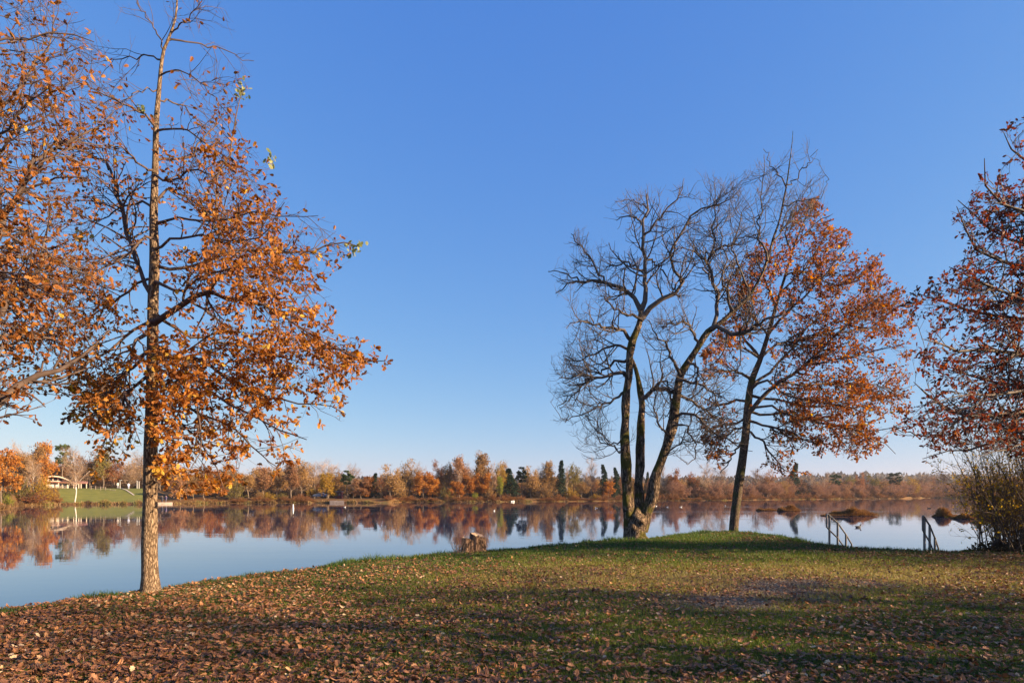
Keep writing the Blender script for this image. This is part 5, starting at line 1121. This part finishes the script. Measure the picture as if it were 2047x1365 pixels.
# reed islets
M_RUST = leaf_mat('rusty_reed', [(0.0, (0.09, 0.045, 0.02)), (0.4, (0.26, 0.13, 0.05)), (0.8, (0.42, 0.24, 0.10))], 0.25)
def islet(pxa, pxb, wy, toprow, label, seed):
    r = np.random.default_rng(seed); d = (EYE - WATER) * F / (wy - HY); c = P((pxa + pxb) / 2, wy, d); L = (pxb - pxa) / 2 / F * d; Wd = min(L * 0.5, 0.9); Hh = 0.75 * (wy - toprow) / F * d
    root = thing("reed_islet", (c[0], c[1] + Wd, WATER), label, "reeds", "reed islets in the lake")
    n = 9000; a = r.uniform(0, 6.28, n); q = np.sqrt(r.random(n)); x = L * q * np.cos(a); y = Wd * q * np.sin(a); prof = (1 - q ** 3) * (0.1 + 1.7 * vnoise(x, y, 0.8, seed) ** 1.5)
    h = Hh * 0.75 * prof * r.uniform(0.6, 1.3, n); ou = np.stack([np.cos(a) * 0.5 * q, np.sin(a) * 0.5 * q, np.ones(n)], 1) + r.normal(0, 0.25, (n, 3))
    v, f = quads(np.stack([x, y, Hh * 0.25 * prof], 1), ou, h * 0.9 + 0.12, np.full(n, 0.018 * d / 60 + 0.01), r); b = Bag(); b.add(v, [f], np.repeat(np.clip(r.normal(0.33, 0.18, n), 0, 0.72), 4)); link("reeds", b.mesh("reeds", M_RUST), root)
    K = 36; a = np.linspace(0, 2 * np.pi, K, endpoint=False); lob = 1 + r.normal(0, 0.05, K); v = []
    for z, q in ((-0.3, 1.0), (0.0, 0.97), (Hh * 0.12, 0.9), (Hh * 0.2, 0.5), (Hh * 0.22, 0.02)): v.append(np.stack([L * q * lob * np.cos(a), Wd * q * lob * np.sin(a), np.full(K, z)], 1))
    b = Bag(); b.add(np.concatenate(v), [np.array([[i * K + j, i * K + (j + 1) % K, (i + 1) * K + (j + 1) % K, (i + 1) * K + j] for i in range(4) for j in range(K)])]); link("mud_base", b.mesh("mud_base", M_HOLLOW, True), root)
islet(1516, 1556, 1020.5, 1010, "small reed islet farthest left in the lake", 1)
islet(1559, 1606, 1021.5, 1009, "small reed islet just right of the leftmost one", 2)
islet(1650, 1765, 1031, 1013, "longest reed islet, behind the left handrail", 3)
islet(1873, 1922, 1033, 1018, "reed islet between the right handrail and the shrub", 4)
islet(1915, 2010, 1037, 1025, "low reed islet half hidden behind the shrub", 5)

# gulls and buoys on the water
M_WHITE = plain_mat("white_plumage", (0.8, 0.78, 0.74), 0.7, nsc=30, var=0.1); M_GREYW = plain_mat("grey_wing", (0.35, 0.36, 0.38), 0.7); M_BILL = plain_mat("dark_bill", (0.12, 0.06, 0.03), 0.6); M_DARKD = plain_mat("dark_plumage", (0.05, 0.045, 0.04), 0.7)
def ellip(b, c, s, nu=10, nv=7, tint=0.5):
    th = np.linspace(0, np.pi, nv); ph = np.linspace(0, 2 * np.pi, nu, endpoint=False); v = np.array([[math.sin(t) * math.cos(p_), math.sin(t) * math.sin(p_), math.cos(t)] for t in th for p_ in ph]) * s + c
    b.add(v, [np.array([[i * nu + j, (i + 1) * nu + j, (i + 1) * nu + (j + 1) % nu, i * nu + (j + 1) % nu] for i in range(nv - 1) for j in range(nu)])], tint)
def bird_meshes(mb, mw):
    b = Bag(); prof = [(-0.30, 0.01, 0.10), (-0.24, 0.045, 0.08), (-0.12, 0.09, 0.055), (0.02, 0.10, 0.05), (0.12, 0.085, 0.065), (0.18, 0.05, 0.11), (0.20, 0.035, 0.17), (0.215, 0.042, 0.205), (0.24, 0.04, 0.225), (0.275, 0.025, 0.22), (0.29, 0.005, 0.215)]
    pts = np.array([[x, 0, z] for x, _, z in prof]); rr = np.array([r for _, r, _ in prof]); v, f = tubes(pts[None], rr[None], 10); b.add(v, [f]); me1 = b.mesh("gull_body", mb, True)
    b = Bag()
    for s in (-1, 1):
        p = np.array([[0.10, 0.07 * s, 0.10], [0.0, 0.098 * s, 0.10], [-0.15, 0.075 * s, 0.10], [-0.36, 0.02 * s, 0.125]]); v, f = tubes(p[None], np.array([[0.01, 0.045, 0.035, 0.006]]), 6); b.add(v, [f])
    me2 = b.mesh("gull_wings", mw, True); b = Bag(); v, f = tubes(np.array([[[0.28, 0, 0.215], [0.31, 0, 0.212], [0.335, 0, 0.205]]]), np.array([[0.012, 0.008, 0.002]]), 5); b.add(v, [f]); return [("body", me1), ("wings", me2), ("bill", b.mesh("gull_bill", M_BILL, True))]
GULL = bird_meshes(M_WHITE, M_GREYW); DUCK = bird_meshes(M_DARKD, M_DARKD)
GL = [(689, 1013.5, "white gull floating off the red hut clearing"), (988, 1021, "white gull afloat above the tree stumps, in the middle of the lake"), (1192, 1015.5, "white gull afloat left of the three stemmed tree"), (1312, 1011.5, "white gull just right of the mossy stems"),
      (1334, 1013.5, "white gull right of the mossy stems, left one of a close pair"), (1361, 1013.5, "white gull right of the mossy stems, right one of a close pair"), (1450, 1011, "white gull just left of the leaning oak trunk")]
for i, (px, py, lab) in enumerate(GL):
    d = (EYE - WATER) * F / (py - HY); p = P(px, py, d); root = thing("gull", (p[0], p[1], WATER - 0.02), lab, "gull", "gulls floating on the lake"); root.rotation_euler = (0, 0, i * 1.3); root.scale = (0.85,) * 3
    for nm, me in GULL: link(nm, me, root)
for i, (px, py, lab) in enumerate([(1716, 1054, "dark duck swimming behind the left handrail"), (1881, 1003, "dark duck far out near the shrub"), (1857, 1016, "dark duck on the rippled water left of the shrub")]):
    d = (EYE - WATER) * F / (py - HY); p = P(px, py, d); root = thing("duck", (p[0], p[1], WATER - 0.02), lab, "duck", "ducks on the lake"); root.rotation_euler = (0, 0, 0.4 + i)
    for nm, me in DUCK: link(nm, me, root)
d = (EYE - WATER) * F / (1017 - HY); p = P(586, 1017, d); root = thing("buoy", (p[0], p[1], WATER), "upright white buoy floating left of the clearing", "buoy"); b = Bag()
v, f = tubes(np.array([[[0, 0, -0.3], [0, 0, 0.0], [0, 0, 0.15], [0, 0, 0.5], [0, 0, 0.75], [0, 0, 0.8]]]), np.array([[0.1, 0.13, 0.13, 0.09, 0.06, 0.02]]), 14); b.add(v, [f]); link("float", b.mesh("float", M_WHITE, True), root)

# pavilion above the meadow
M_WALL = plain_mat("white_render", (0.72, 0.64, 0.56), 0.85, nsc=1.2, var=0.08); M_ROOF = plain_mat("red_tiles", (0.34, 0.15, 0.10), 0.85, nsc=3); M_BEAM = plain_mat("pale_timber", (0.62, 0.50, 0.40), 0.8, nsc=4, var=0.15)
M_GLASS = plain_mat("dark_window_glass", (0.035, 0.04, 0.05), 0.15); M_FENCE = plain_mat("pale_rail_timber", (0.36, 0.28, 0.22), 0.8)
hb = far_pt(134, 26); dH = hb[1]; hb[2] = EYE + (HY - 979) / F * dH; U = dH / F        # U = metres per photo pixel there
hr = thing("pavilion", hb, "white lakeside house with a red roof, arched gable and covered terrace", "house"); hr.rotation_euler = (0, 0, math.radians(33)); hr.location = list(hb - [3.0, 0.6, 0]); hr.scale = (1.12, 1, 1)
def hp(x): return (x - 134) * U
def hz(y): return (979 - y) * U
b = Bag(); box(b, hp(111), hp(155), 0, 6, -1.5, hz(963)); link("wall", b.mesh("wall", M_WALL), hr)
# gable wall under the arched roof
def archy(x): t = (x - 134) / 24.0; return 952 + 9.5 * abs(t) ** 2.1
xs = np.linspace(114, 154, 21); b = Bag(); fr_ = [(hp(x), 0.25, hz(archy(x))) for x in xs]; bt = [(hp(x), 0.25, hz(963)) for x in xs]; b.add(fr_ + bt, [np.array([[i, 21 + i, 22 + i, i + 1] for i in range(20)])]); link("gable", b.mesh("gable", M_WALL), hr)
b = Bag(); xs = np.linspace(108, 160, 27)
for y0, y1, tz in ((-0.9, 7.0, 0.0),):
    top = np.array([[(hp(x), y, hz(archy(x)) + 0.14) for x in xs] for y in (y0, y1)]).reshape(-1, 3); bot = top - [0, 0, 0.16]; n = 27
    q = lambda o: np.array([[o + i, o + i + 1, o + n + i + 1, o + n + i] for i in range(n - 1)])
    b.add(np.concatenate([top, bot]), [q(0), q(2 * n)[:, ::-1], np.array([[i, 2 * n + i, 2 * n + i + 1, i + 1] for i in range(n - 1)])])
link("roof", b.mesh("roof", M_ROOF), hr)
b = Bag(); v = [(hp(x), -0.98, hz(archy(x)) + 0.16) for x in xs]; v2 = [(hp(x), -0.98, hz(archy(x)) - 0.16) for x in xs]; v3 = [(a_, -0.9, c_) for a_, _, c_ in v]; b.add(v + v2 + v3, [np.array([[i, 27 + i, 28 + i, i + 1] for i in range(26)]), np.array([[i, i + 1, 55 + i, 54 + i] for i in range(26)])]); link("bargeboard", b.mesh("bargeboard", M_BEAM), hr)
b = Bag(); b.add([(hp(108), -1.1, hz(962.3)), (hp(184), -1.1, hz(965.5)), (hp(184), 2.8, hz(961)), (hp(108), 2.8, hz(958.5)), (hp(108), -1.1, hz(963)), (hp(184), -1.1, hz(966.3))], [np.array([[0, 1, 2, 3], [0, 4, 5, 1]])]); link("lower_roof", b.mesh("lower_roof", M_ROOF), hr)
for x0, x1, y0, y1 in ((119, 124.5, 954.6, 960.8), (126.5, 132, 953.8, 960.8), (133, 138.5, 953.8, 960.8), (141, 146, 955.5, 960.8), (116.5, 121.5, 966.5, 974), (141.5, 145.5, 967, 975), (147, 153, 967, 975)):
    b = Bag(); box(b, hp(x0), hp(x1), 0.18 if y0 < 962 else -0.05, 0.3, hz(y1), hz(y0)); wn_ = link("window", b.mesh("window", M_GLASS), hr); b = Bag(); yy = 0.12 if y0 < 962 else -0.1
    for q in ((x0 - .5, x0 + .1), (x1 - .1, x1 + .5)): box(b, hp(q[0]), hp(q[1]), yy, yy + 0.1, hz(y1), hz(y0))
    link("window_frame", b.mesh("window_frame", M_BEAM), wn_)
for x in (112, 141, 163, 170.5, 174, 182):
    b = Bag(); box(b, hp(x) - 0.09, hp(x) + 0.09, -1.0, -0.82, -0.6, hz(965.0)); link("terrace_post", b.mesh("terrace_post", M_BEAM), hr)
b = Bag(); box(b, hp(110), hp(184), -1.5, 0, -1.6, -0.05); link("terrace_slab", b.mesh("terrace_slab", M_WALL), hr)
b = Bag()
for z in (0.3, 0.65, 0.95): box(b, hp(111), hp(156), -1.35, -1.29, z - 0.03, z + 0.03)
for x in np.arange(112, 156, 4): box(b, hp(x) - 0.03, hp(x) + 0.03, -1.36, -1.28, -0.05, 0.98)
link("railing", b.mesh("railing", M_FENCE), hr)
# fence along the top of the meadow
fb = thing("fence", hb + [hp(184), -0.4, 0], "pale timber post and rail fence right of the lakeside house", "fence")
segs = [(0, 0.0), (9, -0.1), (19, -0.2), (29, -0.35), (38, -0.5), (48, -0.75), (56, -0.95), (66, -1.15)]
for a_, c_ in zip(segs[:-1], segs[1:]):
    b = Bag(); hi = 0.95 if a_[0] < 29 else 0.6
    for z in (hi, hi * 0.5):
        p0, p1 = np.array([a_[0] * U, 0, a_[1] + z]), np.array([c_[0] * U, 0, c_[1] + z]); v, f = tubes(np.stack([p0, (p0 + p1) / 2, p1])[None], np.full((1, 3), 0.05), 4); b.add(v, [f])
    link("rail", b.mesh("rail", M_FENCE), fb)
for x, z in segs: b = Bag(); box(b, x * U - 0.06, x * U + 0.06, -0.06, 0.06, z - 1.2, z + (1.12 if x < 30 else 0.75)); link("post", b.mesh("post", M_FENCE), fb)
# footpath on the meadow
pb_ = Bag(); pp = [(243, 23.5), (252, 20), (262, 15.5), (268, 13)]; L = []
for px, s in pp:
    for o in (-1.6, 1.6): q = far_pt(px + o, s); L.append((q[0], q[1], q[2] + 0.12))
pb_.add(L, [np.array([[2 * i, 2 * i + 1, 2 * i + 3, 2 * i + 2] for i in range(3)])]); tag(link("path", pb_.mesh("path", plain_mat("pale_gravel", (0.55, 0.45, 0.36), 0.9))), "short pale footpath on the meadow", None, None, "structure")
# flag poles
for k, (px, top, lab) in enumerate([(274, 962, "left one of two white poles by the fanned leafless tree"), (278, 963, "right one of two white poles by the fanned leafless tree")]):
    q = far_pt(px, 26); root = thing("flag_pole", q, lab, "pole", "white poles by the terrace"); h = EYE + (HY - top) / F * q[1] - q[2]; b = Bag(); v, f = tubes(np.array([[[0, 0, -0.3], [0, 0, h / 2], [0, 0, h], [0, 0, h + 0.05]]]), np.array([[0.07, 0.06, 0.05, 0.01]]), 10); b.add(v, [f]); link("pole", b.mesh("pole", M_WHITE, True), root)
    b = Bag(); ellip(b, np.array([0, 0, h + 0.1]), 0.08); link("finial", b.mesh("finial", M_WHITE, True), root)
q = far_pt(240, 25); root = thing("lamp_post", q, "thin white lamp post at the end of the timber fence", "lamp post"); h = EYE + (HY - 960) / F * q[1] - q[2]; b = Bag(); v, f = tubes(np.array([[[0, 0, -0.3], [0, 0, h / 2], [0, 0, h]]]), np.array([[0.06, 0.05, 0.04]]), 10); b.add(v, [f]); link("pole", b.mesh("pole", M_WHITE, True), root)
b = Bag(); box(b, -0.1, 0.45, -0.1, 0.1, h, h + 0.1); link("lamp_head", b.mesh("lamp_head", M_WHITE), root)

# people
M_SKIN = plain_mat("skin", (0.5, 0.30, 0.22), 0.6, var=0.05); M_HAIR = plain_mat("dark_hair", (0.04, 0.03, 0.025), 0.8)
def person(base, face, label, top_c, leg_c, seed, kneel=0.0):
    r = np.random.default_rng(seed); root = thing("person", base, label, "person"); root.rotation_euler = (0, 0, face)
    mt = plain_mat("coat_%s" % seed, top_c, 0.85, var=0.1); ml = plain_mat("trousers_%s" % seed, leg_c, 0.85, var=0.1)
    me = bpy.data.meshes.new("body"); sw = 0.12 * math.sin(seed)
    J = dict(pel=(0, 0, .95), ch=(0, 0, 1.25), nk=(0, 0, 1.47), hd=(0, .02, 1.56), ht=(0, .03, 1.70), ls=(-.19, 0, 1.40), le=(-.25, .03, 1.12), lw=(-.24, .12, .88), lf=(-.24, .15, .79), rs=(.19, 0, 1.40), re=(.25, .0, 1.12), rw=(.22, .10, .88), rf=(.22, .13, .79),
             lh=(-.1, 0, .88), lk=(-.11, .03 + sw, .48), la=(-.11, sw, .08), lt=(-.11, .15 + sw, .03), rh=(.1, 0, .88), rk=(.11, .03 - sw, .48), ra=(.11, -sw, .08), rt=(.11, .15 - sw, .03))
    Rr = dict(pel=.15, ch=.17, nk=.06, hd=.10, ht=.085, ls=.075, le=.05, lw=.035, lf=.04, rs=.075, re=.05, rw=.035, rf=.04, lh=.10, lk=.065, la=.045, lt=.04, rh=.10, rk=.065, ra=.045, rt=.04)
    ks = list(J); E = [("pel", "ch"), ("ch", "nk"), ("nk", "hd"), ("hd", "ht"), ("ch", "ls"), ("ls", "le"), ("le", "lw"), ("lw", "lf"), ("ch", "rs"), ("rs", "re"), ("re", "rw"), ("rw", "rf"), ("pel", "lh"), ("lh", "lk"), ("lk", "la"), ("la", "lt"), ("pel", "rh"), ("rh", "rk"), ("rk", "ra"), ("ra", "rt")]
    me.from_pydata([J[k] for k in ks], [(ks.index(a_), ks.index(b_)) for a_, b_ in E], [])
    o = link("body", me, root); o.modifiers.new("skin", 'SKIN'); o.modifiers.new("sub", 'SUBSURF').render_levels = 1
    for k, sv in zip(ks, me.skin_vertices[0].data): sv.radius = (Rr[k], Rr[k]); sv.use_root = k == "pel"
    me.materials.append(M_SKIN)
    b = Bag(); v, f = tubes(np.array([[[0, 0, .78], [0, 0, .95], [0, 0, 1.15], [0, 0, 1.35], [0, 0, 1.45], [0, 0, 1.50]]]), np.array([[.20, .19, .185, .20, .14, .07]]), 14); b.add(v * [1.12, .8, 1], [f])
    for s in "lr": p = np.array([J[s + "s"], J[s + "e"], J[s + "w"]]); v, f = tubes(p[None], np.array([[.09, .065, .05]]), 8); b.add(v, [f])
    link("coat", b.mesh("coat", mt, True), root); b = Bag()
    for s in "lr": p = np.array([J[s + "h"], J[s + "k"], J[s + "a"]]); v, f = tubes(p[None], np.array([[.115, .08, .06]]), 8); b.add(v, [f])
    link("trousers", b.mesh("trousers", ml, True), root); b = Bag(); ellip(b, np.array([0, -.02, 1.66]), np.array([.105, .115, .10])); link("hair", b.mesh("hair", M_HAIR, True), root)
person(far_pt(324, 1.6), 0.3, "person in dark clothes, left one of two on the pale landing by the water", (0.03, 0.03, 0.04), (0.05, 0.06, 0.09), 1)
person(far_pt(332, 1.6), 2.8, "person in a purple top, right one of two on the pale landing", (0.16, 0.12, 0.22), (0.10, 0.11, 0.16), 2)
person(far_pt(235.5, 24.5), 1.2, "person in a light coat at the end of the timber fence", (0.6, 0.55, 0.5), (0.3, 0.3, 0.35), 3)
person(far_pt(257, 22), 4.0, "person in pale blue standing below the fanned leafless tree", (0.45, 0.5, 0.65), (0.3, 0.34, 0.5), 4)

# landings, hut, boat, car
M_STONE = plain_mat("pale_stone", (0.30, 0.23, 0.19), 0.9, nsc=1.5)
def slab(px0, px1, s0, s1, name, label):
    b = Bag(); q = [far_pt(px0, s0), far_pt(px1, s0), far_pt(px1, s1), far_pt(px0, s1)]; base = np.mean(q, 0); zt = max(x[2] for x in q) + 0.06
    v = [(x[0] - base[0], x[1] - base[1], z) for z in (zt - base[2], WATER - 0.6 - base[2]) for x in q]
    b.add(v, [np.array([[0, 1, 2, 3], [0, 4, 5, 1], [1, 5, 6, 2], [2, 6, 7, 3], [3, 7, 4, 0]])]); o = link(name, b.mesh(name, M_STONE)); o.location = base; tag(o, label, "landing")
slab(313, 345, -1.5, 2.4, "stone_landing", "pale stone landing at the foot of the leafy slope")
slab(659, 688, -1.0, 3.0, "stone_landing", "pale stone landing at the clearing below the red hut")
q = far_pt(676, 14); q[2] = EYE + (HY - 993.5) / F * q[1]; U2 = q[1] / F; hr = thing("hut", q, "small red hut under the trees on the clearing", "hut"); M_RED = plain_mat("red_boards", (0.22, 0.05, 0.045), 0.8, nsc=6); M_GREYB = plain_mat("grey_trim", (0.32, 0.28, 0.27), 0.8)
b = Bag(); box(b, -7 * U2, 6 * U2, 0, 1.8, -0.8, 10.5 * U2); link("wall", b.mesh("wall", M_RED), hr); b = Bag(); box(b, -8 * U2, 7 * U2, -0.3, 2.0, 10.5 * U2 + .003, 11.5 * U2 + .1); link("roof", b.mesh("roof", M_GREYB), hr); b = Bag(); box(b, -4 * U2, -1 * U2, -0.05, 0.05, 1 * U2, 8 * U2); link("door", b.mesh("door", M_GLASS), hr)
b = Bag(); box(b, 1 * U2, 4.6 * U2, -0.05, 0.05, 4 * U2, 8 * U2); link("window", b.mesh("window", M_GREYB), hr)
# parked car left of the hut
q = far_pt(640, 16); q[2] = EYE + (HY - 994) / F * q[1]; cr = thing("parked_car", q, "small blue grey car parked under the trees left of the red hut", "car"); M_CAR = plain_mat("blue_grey_paint", (0.16, 0.22, 0.33), 0.25, 0.3, var=0.05); M_TYRE = plain_mat("tyre_rubber", (0.02, 0.02, 0.02), 0.8)
sec = np.array([(-1.9, .35), (-1.95, .75), (-1.6, .95), (-1.1, 1.0), (-.6, 1.42), (.7, 1.45), (1.35, 1.0), (1.9, .92), (1.98, .6), (1.9, .3)]); n = len(sec); b = Bag()
v = [(x, -.8 if z < 1.1 else -.62, z) for x, z in sec] + [(x, .8 if z < 1.1 else .62, z) for x, z in sec]; b.add(v, [np.array([[i, (i + 1) % n, n + (i + 1) % n, n + i] for i in range(n)]), np.array([list(range(n))]), np.array([list(range(2 * n - 1, n - 1, -1))])]); link("body", b.mesh("body", M_CAR), cr)
for s in (-1, 1): b = Bag(); b.add([(-.95, .77 * s, 1.02), (-.55, .64 * s, 1.38), (.6, .64 * s, 1.38), (1.15, .77 * s, 1.02)], [np.array([[0, 1, 2, 3]])]); b.v[-1] = b.v[-1] + [0, 0.04 * s, 0]; link("side_window", b.mesh("side_window", M_GLASS), cr)
for x in (-1.25, 1.25):
    for s in (-1, 1):
        b = Bag(); v, f = tubes(np.array([[[x, .62 * s, .32], [x, .72 * s, .32], [x, .84 * s, .32]]]), np.array([[.32, .33, .30]]), 14); b.add(v, [f]); wl = link("wheel", b.mesh("wheel", M_TYRE, True), cr); b = Bag(); v, f = tubes(np.array([[[x, .80 * s, .32], [x, .85 * s, .32], [x, .86 * s, .32]]]), np.array([[.19, .18, .01]]), 12); b.add(v, [f]); link("rim", b.mesh("rim", M_GREYW, True), wl)
# white boat drawn up by the red bush
q = far_pt(1026, -0.6); q[2] = WATER; br_ = thing("rowing_boat", q, "white rowing boat moored beside the dark red bush", "boat"); st_ = np.linspace(0, 1, 12); b = Bag(); V = []
for s in st_:
    wv = 0.75 * math.sin(math.pi * min(1, 0.18 + s * 0.8)) ** 0.7 * (1 - s ** 5); x = -2 + 4 * s; zt = 0.5 + 0.5 * s ** 3
    V += [(x, -wv, zt), (x, -wv * .75, 0.05), (x, 0, -0.1), (x, wv * .75, 0.05), (x, wv, zt)]
b.add(V, [np.array([[i * 5 + j, i * 5 + j + 1, i * 5 + j + 6, i * 5 + j + 5] for i in range(11) for j in range(4)]), np.array([[0, 1, 2, 3, 4]])]); link("hull", b.mesh("hull", M_WHITE, True), br_); br_.rotation_euler = (0, 0, 1.2); br_.scale = (0.6, 0.6, 0.6)
for x in (-0.9, 0.3): b = Bag(); box(b, x - .14, x + .14, -.62, .62, .36, .40); link("thwart", b.mesh("thwart", M_BEAM), br_)


# ---------------------------------------------------------------- the air over the lake
hz_ = Bag(); box(hz_, -2600, 3400, -120, 4200, -30, 62); ho = link("haze", hz_.mesh("haze", None)); tag(ho, "thin autumn haze over the lake", "haze", None, "stuff")
m = bpy.data.materials.new("haze"); m.use_nodes = True; m.node_tree.nodes.clear(); pv = m.node_tree.nodes.new("ShaderNodeVolumePrincipled"); om = m.node_tree.nodes.new("ShaderNodeOutputMaterial")
pv.inputs["Density"].default_value = 0.00012; pv.inputs["Color"].default_value = (0.88, 0.9, 0.95, 1); pv.inputs["Anisotropy"].default_value = 0.3
m.node_tree.links.new(pv.outputs[0], om.inputs["Volume"]); ho.data.materials.append(m)
